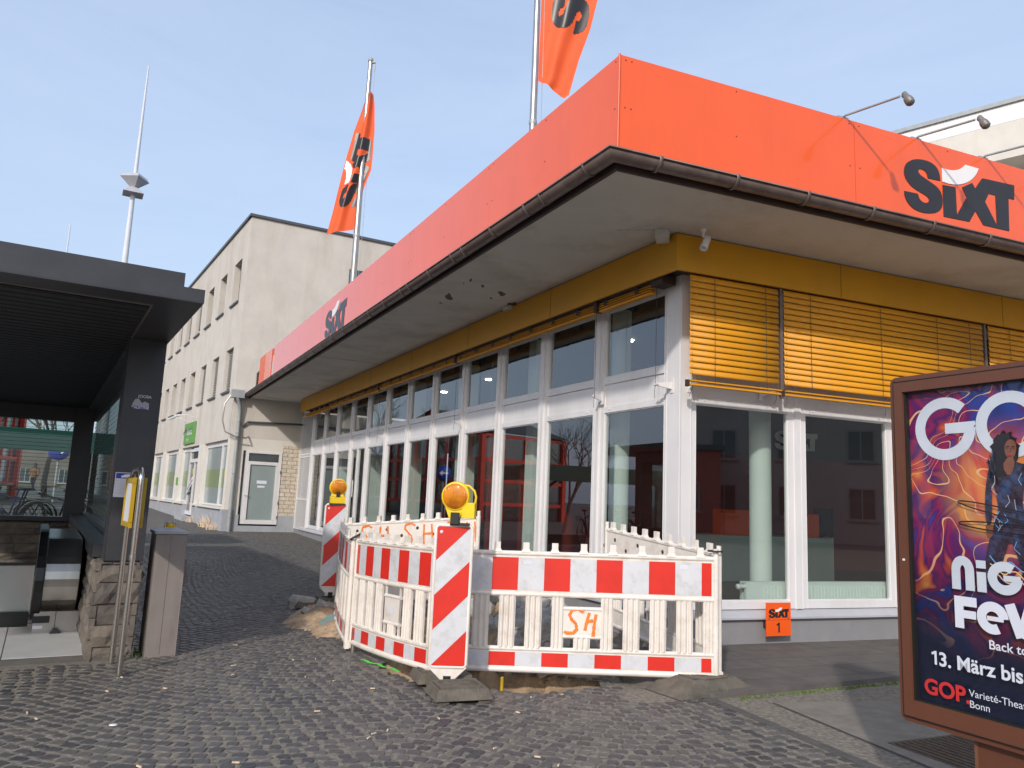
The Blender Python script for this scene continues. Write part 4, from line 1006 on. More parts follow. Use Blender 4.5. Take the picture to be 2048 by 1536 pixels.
    for z in (.6, 1.9, 3.15, 3.5): p.lathe([(.06, -.02), (.068, -.015), (.068, .015), (.06, .02)], (.18, -.10, z), n=14)
    p.box(-.12, -.3, 4.2, .25, -.02, 4.45); p.build("downpipe", 'zinc', T)
    p = MB(G); p.tube([(.3, -.05, 3.35), (.45, -.07, 3.5), (2.25, -.07, 3.56)], .03, 8); p.build("cable_duct", 'roof_edge', T)
    p = MB(G); p.tube([(-.1, -.06, 4.3), (-.28, -.08, 4.0), (-.30, -.08, 3.5), (-.2, -.12, 3.15), (.1, -.25, 3.0), (.4, -.25, 2.98), (.52, -.03, 3.05)], .022, 8); p.build("cable", 'steel_dull', T)
build_beige()

# ================================================================== WHITE BUILDING BEHIND THE ROOF
def build_white():
    P0 = Vector((12.305, 17.523, 0)); az = 137.0-180
    T = thing("apartment_block", "pale building with overhanging grey edged eaves rising behind the orange roof at right", "building", P0)
    F = frame((0, 0, 0), az)         # x to the right, outward -y
    b = MB(F); b.box(-9, 1.3, -.2, 10, 9, 10.3); b.build("wall", 'render_low', T)
    b = MB(F); b.box(-9, 0, 11.24, 10, 9, 11.70)
    for x in (-5.8, -1.6, 2.6): b.box(x-.006, -.004, 11.24, x+.006, 0, 11.70)
    b.build("eaves", 'white_let', T)
    b = MB(F); b.box(-9, .005, 10.3, 10, 9, 11.238); b.build("eaves_soffit", 'render_low', T)
    b = MB(F); b.box(-9.05, -.06, 11.702, 10.05, 9, 11.81); b.build("roof", 'zinc', T)
build_white()

# ================================================================== DARK STATION CANOPY
def build_canopy():
    T = thing("station_entrance", "anthracite canopy over the stairs with ribbed dark ceiling and lined glass walls", "canopy", Q, CE2)
    b = MB(); b.box(-4.0, -1.72, 2.662, .309, 8.95, 2.75); b.box(-4.0, -1.70, 2.75, .175, 8.9, 2.85)
    # frame round the recessed ceiling
    b.box(-4.0, -1.72, 2.655, .309, -1.43, 2.661); b.box(.02, -1.43, 2.655, .309, 8.95, 2.661)
    b.build("roof", 'canopy', T)
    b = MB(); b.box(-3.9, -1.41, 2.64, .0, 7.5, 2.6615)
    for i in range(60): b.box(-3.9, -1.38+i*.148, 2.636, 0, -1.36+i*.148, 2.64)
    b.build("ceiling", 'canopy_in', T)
    b = MB(); b.box(-4, -1.43, 2.648, .02, -1.415, 2.654); b.box(.005, -1.415, 2.648, .02, 7.5, 2.654); b.build("ceiling_trim", 'steel_dull', T)
    b = MB(); b.box(0, 0, .778, .293, .34, 2.655); b.build("pillar", 'canopy', T, bevel=.004)
    b = MB(); b.box(-.17, 7.35, .84, .12, 7.62, 2.655); b.build("pillar", 'canopy', T)
    b = MB(); b.box(-3.9, 0, -.1, -3.6, .34, 2.655); b.box(-3.9, .34, -.1, -3.7, 7.5, .84); b.build("pillar", 'canopy', T)
    b = MB(); b.box(.12, .34, 2.43, .17, 7.4, 2.65); b.box(.0, .34, 2.6, .12, 7.4, 2.65); b.box(-3.7, 7.45, 2.4, .0, 7.5, 2.65); b.build("header_beam", 'canopy', T)
    # lined glass
    g = MB(); g.add([(.14, .34, .94), (.14, 7.4, .94), (.14, 7.4, 2.44), (.14, .34, 2.44)], [(0, 1, 2, 3)]); so = g.build("glass_wall", 'glass_green', T)
    l = MB()
    for i in range(24): z = .99+i*.06; l.box(.1375, .35, z, .139, 7.4, z+.0035)
    l.build("printed_lines", 'line', so)
    g = MB(); g.add([(-3.7, 7.5, .86), (-.17, 7.5, .86), (-.17, 7.5, 2.4), (-3.7, 7.5, 2.4)], [(0, 1, 2, 3)]); so = g.build("glass_wall", 'glass_green', T)
    l = MB()
    for i in range(26): z = .89+i*.06; l.box(-3.7, 7.496, z, -.17, 7.499, z+.005)
    l.build("printed_lines", 'line', so)
    # stone walls and capping
    st = MB(); rr = random.Random(8)
    def stones(face, u0, u1_, z0, z1):
        z = z0
        while z < z1-.01:
            h = min(rr.choice((.10, .14, .17)), z1-z); u = u0-rr.random()*.2
            while u < u1_:
                w = rr.uniform(.22, .5); a = max(u, u0); c = min(u+w-.006, u1_)
                if c-a > .02:
                    d = rr.uniform(.012, .05); st.cur = rr.randint(0, 2); zt = z+h-.008
                    j = lambda: rr.uniform(-.012, .012)
                    m_ = [(a+(c-a)*k/3, z+(zt-z)*q/2, (d+rr.uniform(-.012, .014) if (0 < k < 3 and q == 1) else d*.55+j()*.4)) for q in range(3) for k in range(4)]
                    f = face
                    vs = [f(*p) for p in m_]+[f(a, z, -.02), f(c, z, -.02), f(c, zt, -.02), f(a, zt, -.02)]
                    fs = [(q*4+k, q*4+k+1, q*4+k+5, q*4+k+4) for q in range(2) for k in range(3)]
                    fs += [(12, 13, 3, 2, 1, 0), (13, 14, 11, 7, 3), (14, 15, 8, 9, 10, 11), (15, 12, 0, 4, 8)]
                    st.add(vs, fs)
                u += w
            z += h
    stones(lambda u, z, d: (u, .02-d, z), -.03, .30, .0, .775)                  # front of the pillar base
    stones(lambda u, z, d: (-.03-d, u, z), .0, 7.4, -.6, .775)                 # inner face along the stairs
    stones(lambda u, z, d: (.27+d, u, z), .0, 7.6, .0, .775)
    stones(lambda u, z, d: (u, 7.42-d, z), -3.7, .0, -1.6, .775)              # far wall under the glass
    st.cur = 0; st.box(-.025, .03, -.6, .265, 7.6, .775); st.box(-3.7, 7.44, -1.6, .2, 7.6, .775)
    s1 = pm("quarry_stone", (.15, .128, .108), .9, .3, 9, bump=.6, bscale=38); s2 = pm("quarry_stone_dark", (.105, .09, .08), .9, .35, 9, bump=.6, bscale=38); s3 = pm("quarry_stone_warm", (.165, .138, .112), .9, .3, 9, bump=.6, bscale=38)
    st.build("stone_wall", [s1, s2, s3], T)
    b = MB(); b.box(-.075, .345, .78, .33, 7.62, .895); b.box(.1, .35, .896, .18, 7.4, .94); b.box(-3.75, 7.34, .78, -.08, 7.64, .85); b.build("wall_capping", 'canopy', T, bevel=.004)
    # stairwell sides
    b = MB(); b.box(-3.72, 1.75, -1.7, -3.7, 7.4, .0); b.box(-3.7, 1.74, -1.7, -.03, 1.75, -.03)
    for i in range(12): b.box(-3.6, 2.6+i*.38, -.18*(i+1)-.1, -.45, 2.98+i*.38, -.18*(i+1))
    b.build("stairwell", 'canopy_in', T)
    # landing
    b = MB(); b.box(-.62, .20, -.03, -.045, 1.75, .01); b.box(-2.2, .20, -.03, -.628, 1.75, .0102); b.box(-3.8, .20, -.03, -2.208, 1.75, .010); b.build("landing_tiles", 'tile', T)
    b = MB(); b.box(-3.9, -.06, -.04, -.02, .196, .006); b.box(-.0, -.1, -.04, .32, -.0, .004); b.build("landing_edge", 'curb_tile', T)
    b = MB(); b.box(-1.9, 1.9, .13, -.47, 1.93, .585); b.box(-1.9, 1.93, -.03, -.47, 1.96, .13); b.build("barrier_panel", 'palepanel', T, bevel=.012)
    b = MB(); b.box(-1.9, 1.88, .58, -.47, 1.95, .60); b.box(-1.9, 1.84, .0, -.47, 1.9, .128); b.build("panel_rail", 'line', T)
    # sticker, notice
    b = MB(); P_ = [(.07, 2.06), (.205, 2.05), (.205, 2.10), (.17, 2.115), (.15, 2.10), (.12, 2.135), (.095, 2.13), (.08, 2.10)]; b.plate(P_, 0, y=-.002); b.cur = 1; b.plate([(.085, 2.052), (.205, 2.045), (.205, 2.07), (.09, 2.074)], 0, y=-.0032); b.build("sticker", ['ledge', 'blue'], T)
    text_mesh("ALETTNE", .028, Matrix.Translation((.09, 0, 2.05)), 'paper', "sticker_lettering", T, bold=.001, y=-.0045)
    text_mesh("JOOSA", .034, Matrix.Translation((.115, 0, 2.145)), 'paper', "sticker_lettering", T, bold=.0005, y=-.0045)
    N_ = sub("notice", T)
    b = MB(); b.box(.012, -.003, 1.30, .155, 0, 1.505); b.build("sheet", 'paper', N_)
    b = MB(); b.box(.018, -.0045, 1.455, .150, -.0032, 1.499); b.build("header", 'blue', N_)
    b = MB(); b.plate([(.058, 1.462), (.11, 1.466), (.125, 1.48), (.12, 1.492), (.08, 1.488), (.07, 1.48), (.056, 1.478)], 0, y=-.0055); b.build("emblem", 'white_let', N_)
    b = MB()
    for i in range(15):
        z = 1.435-i*.0082
        b.box(.052, -.004, z, .148-(i*37 % 5)*.006, -.0034, z+.0018)
        if i % 3 == 0: b.box(.02, -.004, z, .042, -.0034, z+.0028)
    b.build("print", 'ledge', N_)
    # escalator
    E = thing("escalator", "steel escalator end with black handrail beside the rough stone wall", "escalator", Q, CE2)
    prof = []
    y0, zc, r = 1.72, .50, .36
    for i in range(17):
        w = -pi*.5-pi*i/16; prof.append((y0+cos(w)*.42*1.0, zc+sin(w)*r*1.0))
    top = [(6.9, -.9), (3.6, .86)]
    outline = [(6.9, -1.6)]+[(2.6, .12)]+[(p[0], p[1]) for p in prof]+[(3.4, .86), (6.9, -.8)]
    b = MB(Matrix.Rotation(R(90), 4, 'Z')); b.plate(outline, .29, y=.095)   # local x -> y
    o = b.build("balustrade", 'steel', E, bevel=.01)
    h = MB(); pts = [(-.425, 3.3, .90), (-.425, 2.4, .915)]+[(-.425, y0+.0+cos(-pi*.5-pi*i/12)*.50, zc+sin(-pi*.5-pi*i/12)*.415) for i in range(12, 1, -1)]
    vs = []
    for i, p in enumerate(pts):
        a = Vector(pts[max(i-1, 0)]); c = Vector(pts[min(i+1, len(pts)-1)]); t = (c-a).normalized(); nn = Vector((0, -t.z, t.y))*.022
        for (dx, k) in ((-.04, -1), (-.04, 1), (.04, 1), (.04, -1)): vs.append((p[0]+dx, p[1]+nn.y*k, p[2]+nn.z*k))
    k = len(pts); h.add(vs, [(4*i+j, 4*i+(j+1) % 4, 4*i+4+(j+1) % 4, 4*i+4+j) for i in range(k-1) for j in range(4)]+[(0, 1, 2, 3), (4*k-1, 4*k-2, 4*k-3, 4*k-4)])
    h.build("handrail", 'rubber', E, bevel=.008)
    b = MB(); b.box(-.43, 1.36, .01, -.255, 1.6, .2); b.box(-.25, 1.36, .011, -.06, 1.9, .198); b.build("skirting", 'steel_dull', E)
    b = MB(); b.box(-.44, 1.34, .1, -.30, 1.38, .16); b.build("brush", 'line', E)
    b = MB(); b.box(-.43, 1.357, .045, -.35, 1.359, .075); b.build("sticker", 'paper', E)
    b = MB(); b.box(-.455, 1.5, .25, -.445, 2.6, .80); b.build("glass_side", 'posterr', E)
    b = MB(); b.frustum(-.29, 1.27, -.2, 1.34, .01, .05, .03, .015); tag(b.build("door_stop", 'line'), "small black rubber stop on the landing by the escalator", 'door stop').matrix_world = FQ
build_canopy()

# ================================================================== TIMETABLE POST + CABINET
def build_posts():
    A = Vector((-3.085, 6.37, 0)); B = Vector((-2.83, 5.985, 0)); d = (B-A); L_ = d.length; az = math.degrees(math.atan2(d.y, d.x))
    T = thing("timetable_stand", "bent steel tube stand with two yellow timetable cases beside the dark pillar", "timetable stand", A, az)
    b = MB(); pts = [(0, 0, 0), (0, 0, 1.44)]+[(.09-.09*cos(w), 0, 1.44+.09*sin(w)) for w in (.4, .8, 1.2, 1.57)]+[(L_-.09+.09*sin(w), 0, 1.53-.09*(1-cos(w))) for w in (0, .4, .8, 1.2, 1.57)]+[(L_, 0, 1.4), (L_, 0, 0)]
    b.tube(pts, .021, 14); b.build("tube", 'steel', T)
    b = MB(); b.lathe([(.0225, -.02), (.0235, 0), (.0225, .02)], (L_, 0, .86), n=14); b.build("sleeve", 'steel_dull', T)
    for y0, y1 in ((-.048, -.027), (.027, .048)):
        b = MB(); b.box(.04, y0, 1.08, L_-.04, y1, 1.12); b.box(.04, y0, 1.42, L_-.04, y1, 1.46); b.box(.04, y0, 1.12, .07, y1, 1.42); b.box(L_-.07, y0, 1.12, L_-.04, y1, 1.42)
        c = b.build("case", 'tyellow', T, bevel=.003)
        b = MB(); m_ = (y0+y1)/2; b.box(.07, m_-.004, 1.12, L_-.07, m_+.004, 1.42); b.build("sheet", 'paper', c)
    # cabinet
    T = thing("service_cabinet", "narrow taupe metal cabinet post with hipped grey cap and small wire basket on top", "cabinet", (-2.951, 6.625, 0), CE2)
    b = MB(); b.box(0, 0, -.02, .245, .345, 1.005); b.box(.246, .15, .55, .285, .3, .78); b.build("body", 'cab', T, bevel=.004)
    b = MB(); b.box(.118, -.0015, .02, .1195, .001, .99); b.build("door_joint", 'line', T)
    b = MB(); b.box(-.012, -.012, 1.005, .257, .357, 1.025); b.frustum(-.012, -.012, .257, .357, 1.0255, 1.052, .08, .11); b.build("cap", 'cabcap', T, bevel=.002)
    b = MB(); b.box(.075, .12, 1.053, .17, .22, 1.058); b.lathe([(0, .03), (.033, .03), (.036, 0), (0, 0)], (.122, .17, 1.058), n=16); b.build("lamp_base", 'lampy', T)
    b = MB()
    for w in range(6): q = w*pi/3; b.tube([(.122+.045*cos(q), .17+.045*sin(q), 1.058), (.122+.045*cos(q), .17+.045*sin(q), 1.105)], .002, 4)
    b.tube([(.122+.045*cos(i*pi/6), .17+.045*sin(i*pi/6), 1.09) for i in range(12)], .002, 4, closed=True); b.build("wire_basket", 'steel_dull', T)
build_posts()

# ================================================================== BARRIERS
def barrier(P0, P1, z0, z1, label, bow=0, back=False, spray=None, far=False, w=2.05, sticker=None, tilt=0):
    """panel from P0 (left as read from the striped side) to P1"""
    d = Vector((P1[0]-P0[0], P1[1]-P0[1], 0)); L_ = d.length; az = math.degrees(math.atan2(d.y, d.x))
    T = thing("safety_barrier", label, "barrier", (P0[0], P0[1], z0), az, group="red and white plastic barrier panels round the trench")
    sx = L_/w
    def post(q): x = q.x; return Vector((x*sx, q.y-bow*4*(x/w)*(1-x/w)+tilt*q.z, q.z+(z1-z0)*x/w))
    def nb(): b = MB(); b.post = post; return b
    f = nb(); N_ = 10
    def rail(z, r=.021, a=.03, c=w-.03, y=0): f.tube([(a+(c-a)*i/N_, y, z) for i in range(N_+1)], r, 10)
    rail(.92); rail(.60, .020); rail(.18, .019); rail(.022, .024)
    for x in (.02, w-.02): f.tube([(x, 0, -.02), (x, 0, .5), (x, 0, .94)], .024, 10); f.box(x-.03, -.02, -.03, x+.03, .02, .03)
    for x in (.02, w-.02): f.tube([(x, 0, .94), (x, 0, 1.0)], .020, 10)
    n_p = 9
    for i in range(n_p):
        x = .14+(w-.28)*i/(n_p-1)
        f.box(x-.024, -.017, .93, x+.024, .017, 1.008); f.frustum(x-.038, -.026, x+.038, .026, .93, .954, .012, .008)
    # backing plates of the two bands
    f.box(.04, -.010, .615, w-.04, .012, .905, nx=10); f.box(.04, -.010, .035, w-.04, .012, .17, nx=10)
    slots = [.155, .355, .555, .755]; slots = sorted([w-s for s in slots]+[w-s-1.0*w/2.05-.18+.0 for s in (.155, .355, .555, .755) if w-s-1.18 > .03])
    slots = sorted([w-s for s in (.155, .355, .555, .755)]+[s for s in (.155, .355, .555, .755)])
    xl = .04
    edges = []
    for s in slots+[w/2]:
        pass
    segs = []; prev = .04
    for s in sorted(slots):
        if s > w/2 and prev < w/2: segs.append((prev, w/2-.14)); segs.append((w/2+.14, s-.038)); prev = s+.038; continue
        segs.append((prev, s-.038)); prev = s+.038
    segs.append((prev, w-.04))
    for a, c in segs:
        f.box(a, -.009, .18, c, .011, .60)
        k = 3
        for i in range(k):
            x = a+(c-a)*(i+.5)/k; f.tube([(x, -.009, .19), (x, -.009, .59)], (c-a)/k*.40, 6, cap=False)
            f.tube([(x, .011, .19), (x, .011, .59)], (c-a)/k*.36, 6, cap=False)
    cx = w/2
    f.box(cx-.14, -.010, .28, cx+.14, .012, .50); f.tube([(cx-.15, 0, .50), (cx+.15, 0, .50)], .017, 8); f.tube([(cx-.15, 0, .285), (cx+.15, 0, .285)], .017, 8)
    f.box(cx-.062, -.009, .18, cx+.062, .011, .285)
    f.box(cx-.12, -.0115, .31, cx+.12, -.0105, .312); f.box(cx-.12, -.0115, .475, cx+.12, -.0105, .477)
    for i in range(3): f.tube([(cx-.04+.04*i, -.009, .19), (cx-.04+.04*i, -.009, .28)], .014, 6, cap=False)
    f.build("frame", 'plastic', T)
    if back:
        h = nb()
        for i in range(9):
            x = .18+i*.21; z = .84 if i % 2 else .76
            h.lathe([(0, .0125), (.017, .0128), (.02, .0122)], (x, 0, z), 'y', 10)
        h.build("plug_hole", 'dark_trim', T)
    else:
        h = nb()
        for i in range(0, n_p, 2): h.lathe([(0, -.0165), (.005, -.0168), (.006, -.016)], (.14+(w-.28)*i/(n_p-1), 0, .98), 'y', 8)
        h.build("peg_hole", 'line', T)
    # foil stripes (half red at both ends, then .2 m blocks)
    for (za, zb, nm) in ((.632, .888, "upper_foil"), (.05, .155, "lower_foil")):
        s = nb(); x = .055; red = True; first = True; k = 0
        blk = (w-.26)/9; edges = [.055]+[.13+blk*q for q in range(10)]
        edges.append(w-.055)
        for a, c in zip(edges, edges[1:]):
            s.cur = 0 if red else 1
            m_ = 3
            vs = [];
            for q in range(m_+1):
                xx = a+(c-a)*q/m_; vs += [(xx, -.0125 if red else -.0118, za), (xx, -.0125 if red else -.0118, zb)]
            s.add(vs, [(2*q, 2*q+2, 2*q+3, 2*q+1) for q in range(m_)])
            red = not red
        s.build(nm, ['foilr', 'foilw'], T)
    def strokes(paths, wd, name="graffiti_lettering", y=-.0135, mat='spray'):
        g = nb(); e = 0; rr = random.Random(5)
        for P in paths:
            # densify
            D = []
            for (a, c) in zip(P, P[1:]):
                for q in range(5): D.append((a[0]+(c[0]-a[0])*q/5, a[1]+(c[1]-a[1])*q/5))
            D.append(P[-1]); vs = []
            for i, p in enumerate(D):
                a = D[max(i-1, 0)]; c = D[min(i+1, len(D)-1)]; tx, tz = c[0]-a[0], c[1]-a[1]; l = math.hypot(tx, tz) or 1
                ww = wd*rr.uniform(.75, 1.2); nx_, nz_ = -tz/l*ww, tx/l*ww
                vs += [(p[0]-nx_, y-e, p[1]-nz_), (p[0]+nx_, y-e, p[1]+nz_)]
            fs = [(2*i, 2*i+2, 2*i+3, 2*i+1) for i in range(len(D)-1)]
            if y > 0: fs = [q[::-1] for q in fs]
            g.add(vs, fs); e += .0004*(1 if y < 0 else -1)
        g.build(name, mat, T)
    if spray == 'plate':
        S_ = [(.0, .46), (-.03, .48), (-.07, .475), (-.085, .44), (-.07, .41), (-.045, .385), (-.04, .35), (-.06, .325), (-.10, .325), (-.115, .335)]
        H1 = [(.035, .46), (.02, .40), (.01, .345)]; H2 = [(.02, .40), (.06, .41)]; H3 = [(.075, .45), (.065, .38), (.06, .30)]
        strokes([[(cx+a*1.25+.01, .385+(z-.385)*1.2) for a, z in P] for P in (S_, H1, H2, H3)], .012)
    if spray == 'back':
        def S_(x): return [[(x-.0, .87), (x+.05, .90), (x+.13, .885), (x+.14, .84), (x+.10, .80), (x+.05, .75), (x+.03, .70), (x+.06, .66)]]
        def Hh_(x): return [[(x, .88), (x, .75), (x-.01, .65)], [(x, .77), (x-.10, .77)], [(x-.10, .88), (x-.115, .76), (x-.12, .655)]]
        pp = []
        for x in (.16, .72, 1.32):
            # seen from the back, x runs right to left
            pp += S_(x+.12)+Hh_(x)
        strokes(pp, .0115, y=.0150)
    if sticker:
        for xs in sticker:
            g = nb(); g.box(xs-.03, -.0139, .835, xs+.03, -.0128, .865) if xs > .2 and not bow else g.box(xs-.04, -.0129, .36, xs+.04, -.0112, .43)
            o = g.build("sticker", 'paper', T)
            if not bow:
                text_mesh("Absperrtechnik", .0062, Matrix.Translation((xs*sx-.021, 0, .851+(z1-z0)*xs/w)), 'ledge', "sticker_lettering", o, y=-.0146)
    return T
BR = (1.715, 6.281)
barrier((-.44, 6.36), BR, .062, .092, "straight front barrier panel facing the viewer with SH sprayed on its middle plate", spray='plate', sticker=(.60, 1.785))
barrier((-1.37, 7.27), (-.38, 5.99), .06, .09, "gently bowed barrier panel left of the near warning board", bow=.05, w=1.85, sticker=(.925,))
barrier((-1.92, 9.15), (-1.40, 7.25), .10, .05, "strongly foreshortened curved barrier panel between the two warning boards", bow=.035, w=1.85)
barrier((-.30, 8.98), (-2.05, 9.72), .28, .10, "rear barrier panel seen from its plain back with SH sprayed twice in orange", back=True, spray='back', w=1.9)
barrier((1.735, 6.30), (1.02, 7.93), .115, .24, "plain backed barrier panel running from the right corner towards the office wall", back=True, w=1.85)

def build_ties():
    b = MB(); b.tube([(1.69+.055*cos(i*pi/8)*1.0, 6.29+.05*sin(i*pi/8), 1.075) for i in range(16)], .008, 6, closed=True)
    tag(b.build("cable_tie", 'dark_trim'), "dark strap binding the panels at the right corner", 'strap')
    b = MB(); b.tube([(-1.385+.05*cos(i*pi/8), 7.26+.05*sin(i*pi/8), 1.02+.03*cos(i*pi/8)) for i in range(16)], .010, 6, closed=True)
    tag(b.build("cable_tie", 'dark_trim'), "dark clamp joining the curved and the bowed panels", 'clamp')
    b = MB(); b.tube([(-1.335, 7.225, -.01), (-1.335, 7.225, .2)], .024, 12)
    tag(b.build("support_tube", 'steel_dull'), "short grey steel tube under the joint of the left panels", 'tube')
build_ties()

def foot(loc, rz, label, variant=0):
    T = thing("ballast_block", label, "barrier foot", loc, rz, group="recycled rubber barrier feet")
    b = MB()
    if variant == 0:
        for (x0, x1, h) in ((-.42, -.06, .115), (-.06, .42, .10)):
            pass
        for (xa, xb) in ((-.42, -.09), (.09, .42)):
            b.frustum(xa, -.21, xb, .21, .022, .092, .035, .03)
            b.box(xa+.05, -.165, .0925, xb-.05, -.135, .104); b.box(xa+.05, .135, .0925, xb-.05, .165, .104)
            b.box(xa+.05, -.135, .0925, xa+.08, .135, .104); b.box(xb-.08, -.135, .0925, xb-.05, .135, .104)
            b.box(xa+.11, -.10, .0925, xb-.11, .10, .0985)
        b.frustum(-.10, -.16, .10, .16, .022, .118, .01)
        b.box(-.07, -.20, .03, -.02, -.14, .07); b.box(.02, -.20, .03, .07, -.14, .07)
        for (x, y) in ((-.40, -.19), (.28, -.19), (-.40, .11), (.28, .11), (-.06, -.16), (-.06, .08), (-.24, -.19), (.13, -.19)): b.box(x, y, -.005, x+.09, y+.08, .0215)
        b.build("block", 'foot', T, bevel=.004)
        b = MB(); b.lathe([(.03, .118), (.052, .118), (.05, .128), (.03, .131)], (0, 0, 0), n=16); b.build("socket_ring", 'line', T)
    else:
        b.hexa([(-.42, -.21, .0), (.42, -.21, .0), (.42, .21, .0), (-.42, .21, .0), (-.22, -.15, .115), (.20, -.15, .115), (.20, .15, .115), (-.22, .15, .115)])
        b.frustum(-.13, -.16, .13, .16, .116, .124, .012)
        for (xa, xb) in ((-.205, -.14), (.14, .185)): b.box(xa, -.12, .116, xb, .12, .1215)
        b.box(-.03, -.235, .0, .03, -.20, .05); b.box(.36, -.12, .0, .44, -.04, .03)
        b.box(-.30, -.218, .0, -.12, -.19, .03); b.box(.05, -.218, .0, .34, -.19, .03)
        b.build("block", 'foot', T, bevel=.006)
        b = MB(); b.box(-.085, -.07, .1245, .085, .07, .1258); b.build("socket", 'soild', T)
    return T
foot((-.375, 5.98, 0), 110, "worn brown rubber foot under the near warning board", 0)
foot((1.60, 6.33, 0.0), 31, "dark rubber foot with sloping ends under the right barrier corner", 1)
foot((-2.23, 9.96, 0), 30, "rubber foot half buried under the far warning board", 0)

def beacon(loc, rz, zb, label, lamp_label, lens_side=1, h_rot=0, grp="red and white striped warning boards"):
    T = thing("warning_board", label, "warning board", (loc[0], loc[1], 0), rz, group=grp)
    w, h = .27, 1.02; x0 = -w/2
    b = MB(); fr = .014
    b.tube([(x0, 0, zb+.02), (x0, 0, zb+h-.02), (x0+.02, 0, zb+h), (-x0-.02, 0, zb+h), (-x0, 0, zb+h-.02), (-x0, 0, zb+.02), (-x0-.02, 0, zb), (x0+.02, 0, zb)], fr, 8, closed=True)
    b.box(x0, -.008, zb, -x0, .010, zb+h)
    b.plate([(x0, zb-.005), (-x0, zb-.005), (.035, zb-.10), (-.035, zb-.10)][::-1], .016, y=-.008)
    b.tube([(x0, 0, zb), (-.03, 0, zb-.10), (.03, 0, zb-.10), (-x0, 0, zb)], .009, 8)
    b.box(-.07, .01, .14, -.015, .03, zb-.02)
    b.build("frame", 'plastic', T)
    b = MB(); b.tube([(0, 0, .10), (0, 0, zb-.06)], .03, 12); b.build("post", 'line', T)
    s = MB(); fw_, fh = .25, 1.0; xa = -fw_/2; za = zb+.01
    def poly(lo, hi, red):
        # band between lines z = lo + (x - xa) and z = hi + (x - xa), clipped to the board
        P = []
        pts = [(xa, lo), (-xa, lo+fw_), (-xa, hi+fw_), (xa, hi)]
        def clip(P, f):
            o = []
            for i in range(len(P)):
                a, c = P[i-1], P[i]; fa, fc = f(a), f(c)
                if (fa >= 0) != (fc >= 0): t = fa/(fa-fc); o.append((a[0]+(c[0]-a[0])*t, a[1]+(c[1]-a[1])*t))
                if fc >= 0: o.append(c)
            return o
        P = clip(pts, lambda p: p[1]-za); P = clip(P, lambda p: za+fh-p[1]) if P else P
        if len(P) > 2:
            s.cur = 0 if red else 1; s.add([(x, -.0105 if red else -.0098, z) for x, z in P], [tuple(range(len(P)))])
    for k in range(-1, 5): poly(za+fh-.25*(k+1), za+fh-.25*k, k % 2 == 0 if k >= 0 else False)
    s.build("striped_foil", ['foilr', 'foilw'], T)
    g = MB(); g.lathe([(0, -.0125), (.012, -.0125), (.012, -.0115)], (xa+.03, 0, za+fh-.04), 'y', 14); o = g.build("check_emblem", 'white_let', T)
    # lamp stands on the board: a thing of its own
    La = thing("warning_lamp", lamp_label, "warning lamp", (loc[0], loc[1], zb+h+.012), rz+h_rot, group="amber site lamps on the warning boards")
    zc = .235-.03
    b = MB(); b.lathe([(.0, -.034), (.100, -.034), (.108, -.028), (.112, 0), (.108, .028), (.1, .034), (0, .034)], (0, 0, zc), 'y', 36)
    b.hexa([(-.035, -.026, .02), (.03, -.026, .02), (.03, .026, .02), (-.035, .026, .02), (-.085, -.024, zc-.06), (.08, -.024, zc-.06), (.08, .024, zc-.06), (-.085, .024, zc-.06)])
    b.build("housing", 'lampy', La, bevel=.003)
    for sg in (-1, 1):
        b = MB(); b.lathe([(0, .052*sg), (.035, .0505*sg), (.07, .045*sg), (.094, .037*sg), (.098, .030*sg)], (0, 0, zc), 'y', 36); b.build("lens", 'lens', La)
    b = MB()
    if lens_side:
        b.box(.055, -.03, .045, .155, .03, .16); b.tube([(.06, 0, zc+.085), (.10, 0, zc+.08), (.14, 0, zc+.045), (.155, 0, zc), (.15, 0, .155)], .009, 8)
        b.build("battery_box", 'lampy', La, bevel=.006)
    else:
        b.box(-.095, -.04, .0, .095, .04, .085); b.frustum(-.095, -.04, .095, .04, .0855, .13, .05, .01); b.build("battery_box", 'lampy', La, bevel=.006)
    b = MB()
    if lens_side: b.box(-.025, -.045, .0, .04, .0, .085); b.box(-.03, -.03, -.012, .11, .03, .008)
    else: b.box(-.02, -.048, .085, .025, -.036, .15); b.box(-.1, -.042, -.012, .1, .042, .0)
    b.build("clamp", 'line', La)
    return T
beacon((-.385, 5.86), 3, .185, "near red and white diagonal striped board in front of the barriers", "large round amber lamp with yellow battery box on the near warning board", 1, -14)
beacon((-2.155, 9.87), 10, .25, "far red and white striped board half hidden behind the curved barrier", "amber lamp on a yellow base on the far warning board", 0, 6)

